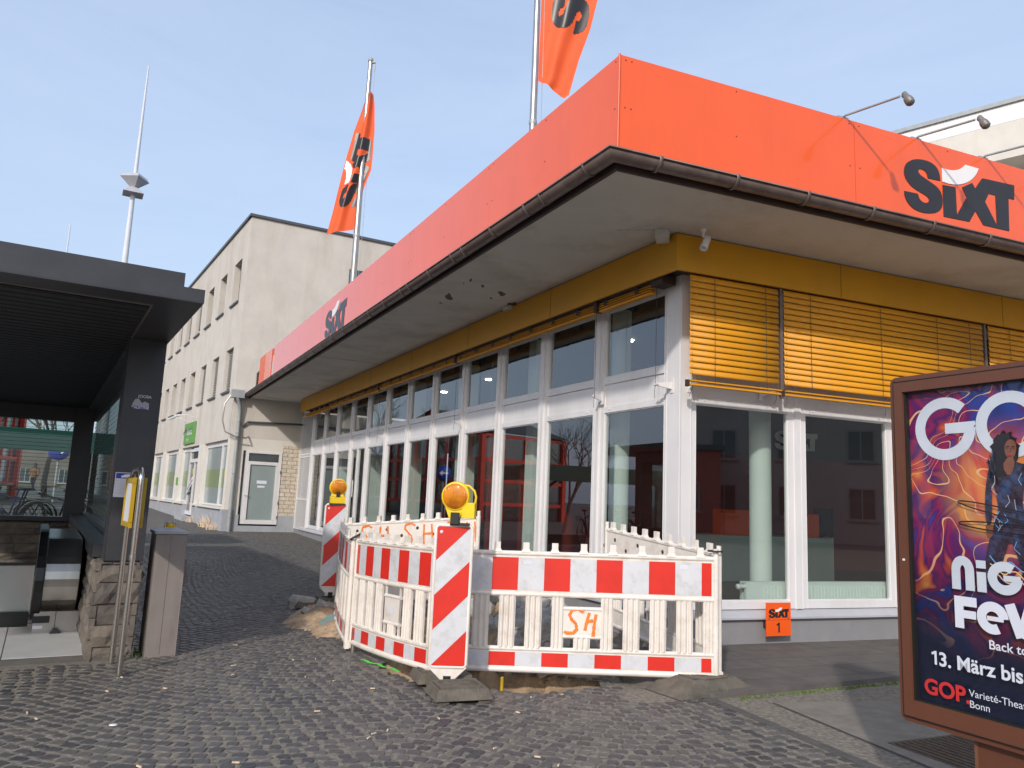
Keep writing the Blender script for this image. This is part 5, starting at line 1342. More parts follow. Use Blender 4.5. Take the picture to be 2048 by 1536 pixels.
# ================================================================== POSTER CASE
def build_poster():
    P0 = Vector((2.013, 3.946, 0)); az = A1-180
    T = thing("poster_case", "brown street poster case standing at the right edge", "advertising case", P0, az)
    # local x runs towards the viewer, face towards -y
    w = 1.30; z0, z1 = .42, 2.125
    b = MB()
    def rr_loop(x0, za, x1, zb, r, n=5):
        P = []
        for cx_, cz_, a0 in ((x1-r, zb-r, 0), (x0+r, zb-r, 90), (x0+r, za+r, 180), (x1-r, za+r, 270)):
            for i in range(n+1): q = R(a0+90*i/n); P.append((cx_+r*cos(q), cz_+r*sin(q)))
        return P
    outer = rr_loop(-.045, z0, w, z1, .035); inner = [(.028, .525), (1.22, .525), (1.22, 2.045), (.028, 2.045)]
    b.plate(outer, .20, [inner[::-1]], y=0); b.build("case_frame", 'brown', T, bevel=.006)
    b = MB(); b.box(-.02, -.012, z0+.025, -.016, -.001, z1-.02); b.box(-.016, -.012, z0+.025, w-.02, -.001, z0+.029); b.box(-.016, -.012, z1-.028, w-.02, -.001, z1-.024); b.build("door_seam", 'line', T)
    b = MB(); b.plate([(-.016, z0+.03), (w-.02, z0+.03), (w-.02, z1-.03), (-.016, z1-.03)], .013, [[(.03, .527), (1.218, .527), (1.218, 2.043), (.03, 2.043)][::-1]], y=-.013); b.build("door_frame", 'brown', T, bevel=.004)
    b = MB(); b.box(.03, .03, .5, 1.22, .035, 2.06)
    S = b.build("poster", 'poster', T)
    b = MB(); b.box(.03, .0, .525, .038, .03, 2.045); b.box(.03, .0, .525, 1.22, .03, .533); b.box(.03, 0, 2.037, 1.22, .03, 2.045); b.build("gasket", 'line', T)
    e = [.0285]
    def layer(): e[0] -= .0004; return e[0]
    def strip(P, wd, mat, name, close=False, it=0):
        y = layer()
        g = MB(); n_ = len(P); vs = []
        D = P
        for _ in range(it):
            q = [D[0]]
            for a, c in zip(D, D[1:]): q += [(a[0]*.75+c[0]*.25, a[1]*.75+c[1]*.25), (a[0]*.25+c[0]*.75, a[1]*.25+c[1]*.75)]
            D = q+[D[-1]]
        wds = wd if isinstance(wd, list) else [wd]*len(D)
        for i, p in enumerate(D):
            a = D[max(i-1, 0)]; c = D[min(i+1, len(D)-1)]; tx, tz = c[0]-a[0], c[1]-a[1]; l = math.hypot(tx, tz) or 1; ww = wds[i]
            vs += [(p[0]+tz/l*ww, y, p[1]-tx/l*ww), (p[0]-tz/l*ww, y, p[1]+tx/l*ww)]
        g.add(vs, [(2*i, 2*i+2, 2*i+3, 2*i+1)[::1] for i in range(len(D)-1)])
        return g.build(name, mat, S)
    def arc(cx_, cz_, r, a0, a1, n=28, rz=None): return [(cx_+r*cos(R(a0+(a1-a0)*i/n)), cz_+(rz or r)*sin(R(a0+(a1-a0)*i/n))) for i in range(n+1)]
    def poly(P, mat, name='print'):
        g = MB(); g.plate(P, 0, y=layer()); return g.build(name, mat, S)
    # amber print glow behind the figure: printed cloud
    # light trails
    rr = random.Random(12)
    # big letters GOP
    r = .128; ww = .027; cz = 1.845
    strip(arc(.225, cz, r, 45, 360, 40), ww, 'posterw', 'lettering'); 
    g = MB(); y = layer(); g.add([(.228, y, cz-.026), (.352+.0, y, cz-.026), (.380, y, cz+.012), (.378, y, cz+.028), (.228, y, cz+.024)], [(0, 1, 2, 3, 4)]); g.build('lettering', 'posterw', S)
    strip(arc(.535, cz, r, 0, 360, 44), ww, 'posterw', 'lettering')
    strip([(.70, cz-.155), (.70, cz+.155)], ww, 'posterw', 'lettering'); strip(arc(.79, cz+.055, .075, -90, 90, 20), ww, 'posterw', 'lettering'); strip([(.70, cz+.13), (.79, cz+.13)], ww, 'posterw', 'lettering'); strip([(.70, cz-.02), (.79, cz-.02)], ww, 'posterw', 'lettering')
    # printed woman with hoops
    fx = .525
    body = [(-.10, .02), (-.085, .05), (-.05, .065), (-.02, .075), (.03, .075), (.07, .06), (.095, .08), (.11, .13), (.135, .135), (.125, .05), (.085, 0), (.055, -.06), (.05, -.14), (.075, -.21), (.10, -.33), (.12, -.5), (.05, -.5), (.02, -.36), (-.01, -.27), (-.045, -.36), (-.085, -.5), (-.15, -.5), (-.12, -.33), (-.085, -.22), (-.055, -.15), (-.065, -.06), (-.078, -.02), (-.085, -.11), (-.088, -.21), (-.118, -.21), (-.118, -.10)]
    poly(smooth_loop([(fx+a, 1.60+c) for a, c in body], 1), 'sequin', 'printed_suit')
    poly(smooth_loop([(fx-.118, 1.39), (fx-.088, 1.39), (fx-.085, 1.35), (fx-.098, 1.325), (fx-.112, 1.33), (fx-.118, 1.36)], 1), 'skin', 'printed_hand')
    poly(smooth_loop([(fx-.02, 1.67), (fx+.03, 1.67), (fx+.02, 1.70), (fx-.01, 1.70)], 1), 'skin', 'printed_neck')
    hp = []
    for i in range(34):
        w = R(250-310*i/33); rx = .062+.010*sin(i*2.3); rz = .088+.010*cos(i*1.9); hp.append((fx-.012+rx*cos(w)-(.020 if sin(w) < -.2 else 0), 1.725+rz*sin(w)-(.03 if sin(w) < 0 else 0)))
    poly(hp, 'hair', 'printed_hair')
    poly(smooth_loop([(fx-.012, 1.70), (fx-.016, 1.745), (fx+.002, 1.776), (fx+.028, 1.774), (fx+.040, 1.745), (fx+.033, 1.705), (fx+.014, 1.685)], 2), 'skin', 'printed_face')
    poly(smooth_loop([(fx-.03, 1.655), (fx+.0, 1.60), (fx+.03, 1.662), (fx+.02, 1.70), (fx+.0, 1.70)], 1), 'skin', 'printed_neckline')
    for k in range(9): strip([(fx-.085+.01*(k % 3)+.006*sin(i*1.4+k), 1.60+.022*i) for i in range(5+k % 3)], .0022, 'sequin' if k % 2 else 'hair', 'printed_hair_strand', it=1)
    for k in range(10):
        a = rr.uniform(-.07, .06); z = rr.uniform(1.30, 1.64); strip([(fx+a, z), (fx+a+rr.uniform(-.02, .02), z-.03), (fx+a+rr.uniform(-.02, .02), z-.055)], .0016, 'posterb' if k % 2 else 'ledge', 'printed_sheen')
    for a, c in ((.004, 1.742), (.028, 1.74)): strip([(fx+a-.007, c), (fx+a+.007, c+.001)], .0022, 'hair', 'printed_eye')
    strip([(fx+.006, 1.707), (fx+.024, 1.706)], .003, 'posterr', 'printed_lips'); strip([(fx+.018, 1.735), (fx+.02, 1.722), (fx+.014, 1.721)], .001, 'hair', 'printed_nose')
    for zc_, tl in ((1.435, -.055), (1.37, -.02)):
        P = [(fx+.02+.26*cos(R(a)), zc_+.020*sin(R(a))+tl*cos(R(a))*1.0) for a in range(0, 361, 12)]; strip(P, .0032, 'hair', 'printed_hoop')
    for k in range(3): strip([(fx-.1+.03*i, 1.16+.02*sin(i*1.9+k)+.035*k-.006*i) for i in range(9)], .0025, 'posterl' if k < 2 else 'posterb', 'light_trail', it=2)
    # NiGHT / FeVeR : heavy rounded display letters
    W_ = .0215
    def L(P, it=0, wd=W_): strip(P, wd, 'posterw', 'lettering', it=it)
    x = .262; zb = 1.055; h = .145
    def ltr(kind, x, zb, h=.145, s=1.0):
        if kind == 'n': L([(x, zb), (x, zb+h*.6)]); L([(x, zb+h*.58)]+arc(x+.033, zb+h*.62, .033, 180, 0, 14, .045)+[(x+.066, zb)]); 
        if kind == 'i': L([(x, zb), (x, zb+h*.62)]); L([(x-.0225, zb+h*.86), (x+.0225, zb+h*.86)], wd=.018)
        if kind == 'G': L(arc(x+.06, zb+h*.5, .055, 50, 360, 26, .052)); L([(x+.055, zb+h*.5), (x+.13, zb+h*.5)], wd=.013)
        if kind == 'H': L([(x, zb), (x, zb+h)]); L([(x+.075, zb), (x+.075, zb+h)]); L([(x, zb+h*.5), (x+.075, zb+h*.5)])
        if kind == 'T': L([(x+.04, zb), (x+.04, zb+h)]); L([(x-.01, zb+h-.02), (x+.09, zb+h-.02)])
        if kind == 'F': L([(x, zb), (x, zb+h)]); L([(x, zb+h-.0215), (x+.085, zb+h-.0215)]); L([(x, zb+h*.45), (x+.08, zb+h*.45)], wd=.018)
        if kind == 'e': L(arc(x+.055, zb+h*.46, .050, -60, -360, 26, .050)); L([(x+.03, zb+h*.44), (x+.104, zb+h*.44)], wd=.010)
        if kind == 'V': L([(x, zb+h*.95), (x+.045, zb)], wd=.023); L([(x+.09, zb+h*.95), (x+.045, zb)], wd=.023)
        if kind == 'R': L([(x, zb), (x, zb+h)]); L(arc(x+.03, zb+h*.7, .035, -90, 90, 12)); L([(x+.03, zb+h*.45), (x+.08, zb)])
    for kd, dx in (('n', .262), ('i', .383), ('G', .428), ('H', .60), ('T', .73)): ltr(kd, dx, 1.08)
    for kd, dx in (('F', .272), ('e', .372), ('V', .505), ('e', .625), ('R', .77)): ltr(kd, dx, .905)
    def tx(body, size, x, z, mat='posterw', bold=.0): text_mesh(body, size, Matrix.Translation((x, 0, z)), mat, "lettering", S, bold=bold, y=layer())
    tx("Back to the 70s", .056, .405, .835, bold=.0006); tx("3. März bis", .088, .163, .715, bold=.002); poly([(.143, .715), (.1545, .715), (.1545, .778), (.145, .778), (.1275, .768), (.131, .7585), (.143, .764)][::1], "posterw", "lettering"); tx("8. Juni", .088, .73, .715, bold=.002) if False else None
    tx("GOP.", .098, .085, .575, 'posterr', .003); tx("Varieté-Theater", .045, .305, .608, bold=.0); tx("Bonn", .045, .305, .56)
    g = MB(); g.add([(.038, .008, .53), (1.215, .008, .53), (1.215, .008, 2.04), (.038, .008, 2.04)], [(0, 1, 2, 3)]); g.build("glass_pane", glass_mat("case_glass", (.92, .94, .94), 1.35), T)
    b = MB(); b.box(.30, .04, -.02, .98, .16, .42); b.build("post", 'brown', T, bevel=.01)
    b = MB(); b.box(-.075, .05, 1.90, -.046, .15, 2.04); b.build("sensor_box", 'white_let', T, bevel=.006)
    b = MB(); b.box(.004, -.016, 1.19, .016, -.013, 1.20); b.build("lock_cover", 'white_let', T)
build_poster()

# ================================================================== FLAGS
def flagpole(loc, h, r, label, tilt=0):
    T = thing("flagpole", label, "flagpole", loc, 0, group="steel flagpoles on the office roof")
    b = MB(); b.tube([(0, 0, 0), (0, 0, h*.5), (tilt, 0, h)], [r*1.1, r, r*.75], 14); b.build("pole", 'steel_dull', T)
    b = MB(); b.lathe([(0, .02), (r*.9, .015), (r*.9, -.05), (0, -.05)], (tilt, 0, h+.03), n=14); b.tube([(tilt, 0, h-.03), (tilt+.10, 0, h-.03)], r*.45, 8); b.tube([(tilt+.095, 0, h-.04), (tilt+.09, 0, h-.22)], .010, 6); b.build("halyard_arm", 'zinc', T)
    b = MB(); b.tube([(tilt+.1, .0, h-.1), (.11, 0, h*.3), (.09, 0, 1.0)], .004, 5); b.build("halyard", 'zinc', T)
    for z in (.9, h*.35): b = MB(); b.lathe([(r*1.1, -.03), (r*1.2, 0), (r*1.1, .03)], (0, 0, z), n=14); b.build("collar", 'zinc', T)
    return T
flagpole((-3.172, 14.457, 4.42), 5.72, .058, "tall steel flagpole left of the centre with an orange flag", .02)
flagpole((.131, 9.60, 4.42), 5.7, .047, "nearer steel flagpole that leaves the picture at the top", -.02)

def flag(name_label, origin, rows, folds, logo_box, thick=.004):
    """rows: (z, x_left, x_right) down the cloth in the plane x (right), depth y rippled"""
    T = thing("flag", name_label, "flag", origin, 0, group="orange flags with black and white lettering")
    def at(u, v):
        n_ = len(rows)-1; t = min(max(v, 0), 1)*n_; i = min(int(t), n_-1); f_ = t-i
        z = rows[i][0]*(1-f_)+rows[i+1][0]*f_; a = rows[i][1]*(1-f_)+rows[i+1][1]*f_; c = rows[i][2]*(1-f_)+rows[i+1][2]*f_
        x = a+(c-a)*u; y = folds*(sin(u*7.5+v*2.0)*.6+sin(u*15+v*5+1)*.22)*(1-.3*v)
        zz = z+(rows[i][3]*(1-f_)+rows[i+1][3]*f_)*u if len(rows[0]) > 3 else z
        return Vector((x, y, zz))
    nu, nv = 40, 60
    b = MB(); b.add([tuple(at(i/nu, j/nv)) for j in range(nv+1) for i in range(nu+1)], [(j*(nu+1)+i, (j+1)*(nu+1)+i, (j+1)*(nu+1)+i+1, j*(nu+1)+i+1) for j in range(nv) for i in range(nu)], True)
    b.build("cloth", 'flag', T)
    # lettering runs up the flag; map logo coordinates (x: up, z: left) on the cloth
    u0, u1_, v0, v1 = logo_box
    g = MB()
    def inside(P, x, z):
        return inpoly(x, z, P)
    N1, N2 = 90, 46
    grid = {}
    cells = [[], []]
    for i in range(N1):
        for j in range(N2):
            lx, lz = (i+.5)/N1*1.673, (j+.5)/N2*.70
            k = -1
            if inside(LT, lx, lz): k = 1
            elif inside(LS, lx, lz) or (inside(LX, lx, lz) and not inside(LH, lx, lz)): k = 0
            if k >= 0: cells[k].append((i, j))
    for k in (0, 1):
        g.cur = k; idx = {}
        vs = []; fs = []
        for (i, j) in cells[k]:
            q = []
            for (a, c) in ((i, j), (i+1, j), (i+1, j+1), (i, j+1)):
                if (a, c) not in idx:
                    idx[(a, c)] = len(vs); v = v1+(v0-v1)*a/N1; u = u1_+(u0-u1_)*c/N2; p = at(u, v); p.y -= .006; vs.append(tuple(p))
                q.append(idx[(a, c)])
            fs.append(tuple(q))
        g.add(vs, fs, True)
    g.build("lettering", ['black', 'white_let'], T)
flag("orange flag hanging left of the farther flagpole", (-3.14, 14.42, 0),
     [(9.42, -.02, .09, .0), (9.1, -.10, .13, .1), (8.6, -.24, .17, .05), (8.1, -.34, .17, 0), (7.75, -.40, .16, .05), (7.3, -.47, .04, .1), (6.9, -.53, -.02, .1), (6.42, -.62, -.03, .14)], .09, (.02, .98, .30, .85))
flag("larger orange flag on the nearer flagpole cut off by the top of the picture", (.16, 9.575, 0),
     [(9.6, .0, .5, .0), (9.0, .02, .75, -.1), (8.4, .02, .80, -.1), (7.9, .02, .70, -.1), (7.5, .02, .56, -.15), (7.15, .02, .44, -.32), (7.02, .02, .38, -.25)], .07, (.1, .95, -.02, .54))

# ================================================================== MAST SCULPTURE
def build_mast():
    az = R(90+27.86); d = 60; P = (cos(az)*d, sin(az)*d, 0)
    T = thing("light_mast", "slender white mast far off with a grey double pyramid halfway up", "mast", P)
    b = MB(); b.tube([(0, 0, 0), (0, 0, 18), (0, 0, 32.3)], [.27, .2, .05], 12); b.build("shaft", 'mast_pale', T)
    b = MB(Matrix.Translation((0, 0, 22.78)) @ Matrix.Rotation(R(20), 4, 'Z'))
    def pyr(z0, z1, s, rot):
        c_, s_ = cos(rot)*s, sin(rot)*s
        base = [(c_, s_, z1), (-s_, c_, z1), (-c_, -s_, z1), (s_, -c_, z1)]
        t = .25*(1 if z1 > z0 else -.2)
        b.add([(0, 0, z0)]+base+[(x*.8, y*.8, z+t) for x, y, z in base], [(0, 1, 2), (0, 2, 3), (0, 3, 4), (0, 4, 1)]+[(1+i, 1+(i+1) % 4, 5+(i+1) % 4, 5+i) for i in range(4)]+[(5, 6, 7, 8)])
    pyr(-.25, .62, 1.0, .35); pyr(.2, -.55, .95, .95); b.build("pyramids", 'ledge', T)
    az = R(90+31.3); T = tag(MB().tube([(cos(az)*110, sin(az)*110, 0), (cos(az)*110, sin(az)*110, 34)], [.2, .07], 8).build("antenna_pole", 'mast_pale'), "thin distant pole just above the dark canopy roof", 'pole')
build_mast()

# ================================================================== BACKGROUND
def tree(x, y, h, label, seed, dense=5):
    rr = random.Random(seed); z = gz(x, y)
    T = thing("bare_tree", label, "tree", (x, y, z), 0, group="bare winter trees")
    tr = MB(); tw = MB()
    def grow(p, d, l, r, lev):
        q = p; pts = [p]; 
        for i in range(3):
            d = (d+Vector((rr.gauss(0, .12), rr.gauss(0, .12), .05))).normalized(); q = q+d*l/3; pts.append(q)
        (tr if lev < 2 else tw).tube(pts, [r, r*.87, r*.75, r*.62], 6 if lev < 2 else 3, cap=False)
        if lev < dense:
            for i in range(3 if lev else 4):
                t = d.orthogonal().normalized(); t.rotate(Matrix.Rotation(rr.uniform(0, 6.28), 3, d)); nd = (d+t*rr.uniform(.45, .8)).normalized()
                grow(pts[-1] if i < 2 else pts[2], nd, l*rr.uniform(.62, .78), r*.58, lev+1)
    grow(Vector((0, 0, 0)), Vector((0, 0, 1)), h*.30, h*.018, 0)
    tr.build("trunk", 'bark', T); tw.build("crown", 'bark', T)
def add_background():
    # seen through the glass of the station canopy
    for i, (x, y, h) in enumerate(((-25, 42, 9), (-38, 44, 10), (-31, 45, 8), (-18.5, 22, 6.0))):
        tree(x, y, h, ("bare spreading tree behind the red steel pavilion", "taller bare tree far left behind the bicycle shelter", "bare tree on the far side of the square", "smaller bare tree reflected in the office windows")[i], 30+i, 5 if i < 3 else 5)
    # red steel pavilion
    P = Vector((-22.3, 29.5, gz(-22.3, 29.5))); T = thing("steel_pavilion", "bright red steel framed glass pavilion behind the bicycle shelter", "pavilion", P, 0)
    F = frame((0, 0, 0), 103)
    b = MB(F); W2, H2, D2 = 9, 4.5, 6
    for x in (0, 3, 6, 9):
        for y in (0, D2): b.box(x-.14, y-.14, 0, x+.14, y+.14, H2)
    for z in (.9, 2.1, 3.2, H2): b.box(.141, -.07, z-.09, 8.859, .07, z+.09); b.box(-.07, .15, z-.09, .07, D2-.15, z+.09)
    for x in (1, 2, 4, 5, 7, 8): b.box(x-.05, -.05, .99, x+.05, .05, H2-.1)
    for y in (1.5, 3, 4.5): b.box(-.05, y-.05, 0.0, .05, y+.05, H2-.1)
    b.tube([(0, 0, H2), (4.5, 0, H2+1.4), (9, 0, H2)], .14, 6); b.tube([(0, D2, H2), (4.5, D2, H2+1.4), (9, D2, H2)], .14, 6); b.tube([(4.5, 0, H2+1.4), (4.5, D2, H2+1.4)], .14, 6); b.tube([(1.8, 0, H2), (4.5, 0, H2+.9), (7.2, 0, H2)], .08, 6)
    b.build("frame", 'redst', T)
    b = MB(F); b.box(.1, .05, 0, 8.9, .06, H2-.1); b.box(.05, .1, 0, .06, D2-.1, H2-.1); b.build("glazing", 'glass_dark', T)
    b = MB(F); b.hexa([(-.2, -.2, H2+.15), (4.5, -.2, H2+1.55), (4.5, D2+.2, H2+1.55), (-.2, D2+.2, H2+.15), (-.2, -.2, H2+.2), (4.5, -.2, H2+1.6), (4.5, D2+.2, H2+1.6), (-.2, D2+.2, H2+.2)]); b.hexa([(4.5, -.2, H2+1.55), (9.2, -.2, H2+.15), (9.2, D2+.2, H2+.15), (4.5, D2+.2, H2+1.55), (4.5, -.2, H2+1.6), (9.2, -.2, H2+.2), (9.2, D2+.2, H2+.2), (4.5, D2+.2, H2+1.6)]); b.build("roof", 'dark_int', T)
    # bicycle shelter
    S = Vector((-10.0, 16.8, gz(-10, 16.8))); T = thing("bicycle_shelter", "dark green steel bicycle shelter with a shallow sloping roof", "bicycle shelter", S, CE2)
    b = MB(); b.hexa([(-3.6, -1.6, 2.05), (1.5, -1.6, 2.05), (1.5, 1.2, 2.28), (-3.6, 1.2, 2.28), (-3.6, -1.6, 2.10), (1.5, -1.6, 2.10), (1.5, 1.2, 2.34), (-3.6, 1.2, 2.34)]); b.box(-3.6, -1.64, 1.93, 1.5, -1.6, 2.36); b.box(1.5, -1.64, 1.95, 1.54, 1.2, 2.36); b.build("roof", 'greenst', T)
    for x in (.85, -3.3): b = MB(); b.box(x-.09, -.09, 0, x+.09, .09, 2.1); b.tube([(x, 0, 1.6), (x, -1.4, 2.03)], .04, 6); b.build("post", 'greenst', T)
    b = MB(); b.box(-3.3, .9, .1, .8, .94, .4); b.build("rail", 'greenst', T)
    # bicycles
    def bike(loc, rz, col, label, lean=4):
        T = thing("bicycle", label, "bicycle", loc, rz, group="bicycles parked by the shelter")
        for i, x in enumerate((0, 1.05)):
            b = MB(); b.tube([(x+.33*cos(q*pi/12), 0, .35+.33*sin(q*pi/12)) for q in range(24)], .019, 6, closed=True); w_ = b.build("wheel", 'rubber', T)
            b = MB()
            for q in range(14): b.tube([(x, 0, .35), (x+.32*cos(q*pi/7), 0, .35+.32*sin(q*pi/7))], .0025, 3, cap=False)
            b.lathe([(0, -.04), (.022, -.04), (.022, .04), (0, .04)], (x, 0, .35), 'y', 8); b.build("spokes", 'steel_dull', w_)
            b = MB(); b.tube([(x+.37*cos(q), 0, .35+.37*sin(q)) for q in [R(a) for a in range(20, 185, 15)]], .022, 4); b.build("mudguard", 'steel_dull', T)
        b = MB(); bb = (.44, 0, .29); st_ = (.33, 0, .78); hd = (.86, 0, .82)
        b.tube([(0, 0, .35), bb], .012, 6); b.tube([(0, 0, .35), st_], .011, 6); b.tube([bb, st_, (.30, 0, .90)], .017, 8); b.tube([bb, (.89, 0, .66)], .019, 8); b.tube([(.345, 0, .72), hd], .017, 8); b.tube([(.82, 0, .95), hd, (.89, 0, .66), (1.05, 0, .35)], .017, 8); b.build("frame", col, T)
        b = MB(); b.tube([(.74, -.27, 1.02), (.80, -.12, 1.0), (.83, 0, .98), (.80, .12, 1.0), (.74, .27, 1.02)], .012, 8); b.lathe([(0, -.02), (.05, -.01), (.05, .03), (0, .05)], (.93, 0, .86), 'x', 10); b.build("handlebar", 'steel', T)
        b = MB(); b.lathe([(0, -.14), (.05, -.12), (.085, -.02), (.07, .06), (.03, .12), (0, .14)], (.30, 0, 0), 'x', 10)
        for i, v in enumerate(b.v): b.v[i] = (v[0], v[1]*1.0, .92+v[2]*.35)
        b.build("saddle", 'rubber', T)
        b = MB(); b.box(-.25, -.07, .75, .2, .07, .765); b.tube([(-.2, .05, .75), (0, .05, .35)], .006, 4); b.tube([(-.2, -.05, .75), (0, -.05, .35)], .006, 4); b.build("luggage_rack", 'steel_dull', T)
        b = MB(); b.lathe([(0, -.03), (.09, -.03), (.09, -.025), (0, -.025)], bb, 'y', 14); b.tube([bb, (.54, -.08, .17)], .01, 5); b.box(.49, -.14, .16, .59, -.06, .18); b.build("pedals", 'steel_dull', T)
        T.rotation_euler[0] = R(lean)
    for i, (x, y, rz, c, lb) in enumerate(((-8.72, 14.45, 176, 'navy', "dark blue bicycle with upright handlebar nearest the stone wall"), (-8.95, 14.95, 181, 'rubber', "black bicycle standing behind the dark blue one"), (-8.35, 15.2, 170, 'rubber', "bicycle with pale mudguards at the right end of the row"), (-9.75, 14.5, 185, 'ledge', "grey bicycle at the left end of the row"), (-9.5, 15.5, 174, 'navy', "second dark blue bicycle farthest back in the row"))):
        bike((x, y, .33), rz, c, lb)
    # blue round sign on post
    T = thing("road_sign", "round blue sign on a thin pole beyond the shelter", "road sign", (-15.1, 25.9, .2))
    b = MB(frame((0, 0, 0), 30)); b.lathe([(0, -.02), (.32, -.02), (.32, .01), (0, .01)], (0, -.06, 2.25), 'y', 24); b.build("disc", 'blue', T)
    b = MB(frame((0, 0, 0), 30)); b.plate([(-.2, 2.22), (.06, 2.22), (.06, 2.14), (.22, 2.26), (.06, 2.37), (.06, 2.29), (-.2, 2.29)], .002, y=-.086); b.build("arrow", 'white_let', T)
    b = MB(); b.tube([(0, 0, 0), (0, 0, 2.6)], .035, 8); b.build("post", 'zinc', T)
    # pedestrians
    def person(loc, rz, label, coat, s=1.0, step=.18):
        me = bpy.data.meshes.new("person")
        V_ = [(0, 0, .93), (0, 0, 1.15), (0, .0, 1.40), (0, -.01, 1.50), (0, -.02, 1.60), (0, -.02, 1.72),
              (.19, 0, 1.40), (.26, .02, 1.14), (.27, -.08, .92), (-.19, 0, 1.40), (-.26, 0, 1.14), (-.27, -.10, .92),
              (.10, 0, .88), (.11, -step*.6, .50), (.11, -step, .09), (.11, -step-.16, .04), (-.10, 0, .88), (-.11, step*.3, .50), (-.11, step+.1, .10), (-.11, step-.05, .04)]
        E_ = [(0, 1), (1, 2), (2, 3), (3, 4), (4, 5), (2, 6), (6, 7), (7, 8), (2, 9), (9, 10), (10, 11), (0, 12), (12, 13), (13, 14), (14, 15), (0, 16), (16, 17), (17, 18), (18, 19)]
        Rd = [.17, .16, .17, .07, .10, .09, .085, .065, .045, .085, .065, .045, .11, .08, .055, .05, .11, .08, .055, .05]
        me.from_pydata([(x*s, y*s, z*s) for x, y, z in V_], E_, []); o = bpy.data.objects.new("person", me); COL.objects.link(o)
        o.modifiers.new("skin", 'SKIN'); o.modifiers.new("sub", 'SUBSURF').levels = 1
        for i, sv in enumerate(me.skin_vertices[0].data): sv.radius = (Rd[i]*s, Rd[i]*s*.85); sv.use_root = (i == 0)
        me.materials.append(M_['jeans']); o.location = loc; o.rotation_euler = (0, 0, R(rz)); tag(o, label, "person")
        b = MB(); 
        b.lathe([(.20, .84), (.215, 1.0), (.20, 1.2), (.215, 1.36), (.13, 1.46), (.08, 1.48)], (0, 0, 0), n=14)
        for sg in (-1, 1): b.tube([(.17*sg, 0, 1.40), (.265*sg, .01, 1.14), (.275*sg, -.08, .98)], [.095, .078, .06], 8)
        b.build("coat", coat, o)
        b = MB(); b.lathe([(0, 1.52), (.08, 1.54), (.102, 1.62), (.095, 1.72), (.0, 1.79)], (0, .0, 0), n=14); b.build("hair", 'hair', o)
        b = MB(); b.lathe([(0, -.062), (.06, -.055), (.075, -.02), (0, 0)], (0, -.035, 1.63), 'y', 12); b.build("face", 'face', o)
    person((-31.3, 51.2, .83), 0, "person in a tan coat walking beyond the bicycles", 'coatc'); person((-29.2, 54.5, .85), 20, "person in dark clothes walking right of the tan coat", 'jeans')
    # distant buildings
    def block(loc, az, w, d_, h, mat, label, rows, cols, win='win_dark', roof=True, sz=(1.0, 1.4), name="distant_building"):
        T = thing(name, label, "building", (loc[0], loc[1], 0), az)
        b = MB(); b.box(0, 0, -.5, w, d_, h); b.build("wall", mat, T)
        b = MB(); b.box(-.2, -.2, h+.001, w+.2, d_+.2, h+.25); b.build("roof", 'roof_edge', T)
        if rows:
            f0 = MB(); f0.box(-sz[0]/2, -.05, -sz[1]/2, sz[0]/2, -.004, -sz[1]/2+.08); f0.box(-sz[0]/2, -.05, sz[1]/2-.08, sz[0]/2, -.004, sz[1]/2); f0.box(-sz[0]/2, -.05, -sz[1]/2+.08, -sz[0]/2+.08, -.004, sz[1]/2-.08); f0.box(sz[0]/2-.08, -.05, -sz[1]/2+.08, sz[0]/2, -.004, sz[1]/2-.08); f0.box(-.03, -.05, -sz[1]/2+.08, .03, -.004, sz[1]/2-.08); f0.box(-sz[0]/2-.1, -.12, -sz[1]/2-.08, sz[0]/2+.1, -.002, -sz[1]/2-.001)
            w0 = f0.build("window", 'shutter', T); p0 = MB(); p0.box(-sz[0]/2+.08, -.02, -sz[1]/2+.08, sz[0]/2-.08, -.006, sz[1]/2-.08); q0 = p0.build("pane", win, w0)
            first = True
            for r_ in range(rows):
                for c in range(cols):
                    x = w*(c+.5)/cols; z = 2.0+r_*2.9
                    if first: w0.location = (x, 0, z); first = False; continue
                    o = w0.copy(); COL.objects.link(o); o.parent = T; o.location = (x, 0, z); q = q0.copy(); COL.objects.link(q); q.parent = o
        return T
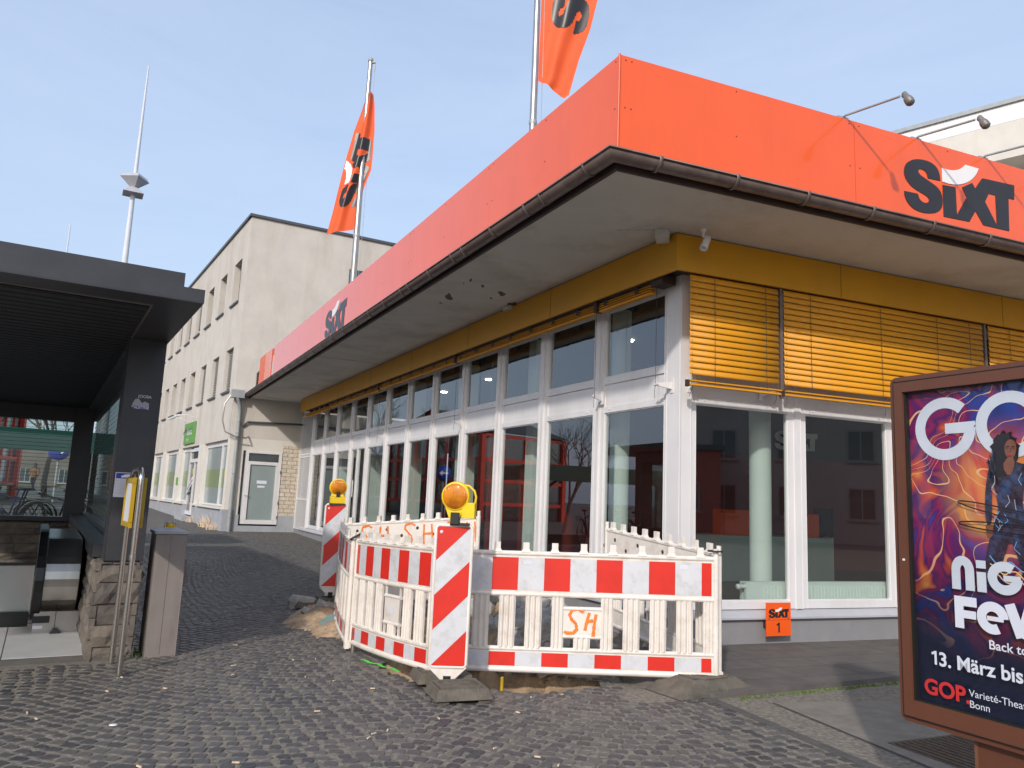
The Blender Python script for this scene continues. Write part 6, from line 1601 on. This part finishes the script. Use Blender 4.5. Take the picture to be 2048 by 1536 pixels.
    block((-75, 62), 25, 26, 10, 6, 'bldg3', "brownish building closing the far side of the square", 2, 8)
    block((-48, 74), 18, 20, 10, 5, 'bldg3', "low grey brown building at the far end of the lane", 1, 6)
    block((-27, 66), 20, 10, 10, 4, 'bldg3', "small distant house beside the light mast", 1, 3)
    # behind the camera, mirrored in the office windows
    block((38, 4.0), -117, 30, 10, 11.5, 'bldg2', "grey apartment house across the street mirrored in the right windows", 3, 9, sz=(1.3, 1.6))
    block((27, -7), -128, 18, 8, 4.2, 'brickred', "low reddish annex mirrored in the lower right windows", 1, 6, sz=(1.1, 1.3))
    block((-14, -22), 160, 24, 10, 9, 'bldg2', "pale building far behind the viewer", 3, 8)
    tree(-13, 4, 8, "bare tree left of the viewer mirrored in the nearest window", 78, 5)
add_background()

def weeds():
    rr = random.Random(31)
    def tuft(b, x, y, z, r, h, n):
        for i in range(n):
            a = rr.random()*6.28; q = rr.random()*r; px, py = x+cos(a)*q, y+sin(a)*q; l = h*rr.uniform(.4, 1); dx, dy = rr.gauss(0, .4)*l, rr.gauss(0, .4)*l; w = .004+.006*rr.random()
            b.add([(px-w, py, z), (px+w, py, z), (px+dx*.5+w, py+dy*.5, z+l*.6), (px+dx, py+dy, z+l), (px+dx*.5-w, py+dy*.5, z+l*.6)], [(0, 1, 2, 3, 4)])
    b = MB(); tuft(b, -2.99, 6.80, 0, .09, .10, 60); tuft(b, -3.1, 6.62, 0, .12, .05, 50)
    tag(b.build("weeds", 'moss'), "green weeds between the stone pillar and the taupe cabinet", 'weeds', kind='stuff')
    b = MB(); Bc = Vector((-8.57, 23.593, 0)); d = Vector((cos(R(121.9)), sin(R(121.9)), 0)); o = Vector((-d.y, d.x, 0))
    for s_, hh in ((.5, .25), (1.6, .5), (1.9, .3), (4.3, .25), (16.5, .6), (17.0, .5), (17.6, .45)):
        p = Bc+d*s_+o*.15; tuft(b, p.x, p.y, gz(p.x, p.y), .2, hh, 40)
    tag(b.build("dry_weeds", 'litter'), "dry brown weeds along the foot of the pale building", 'weeds', kind='stuff')
weeds()
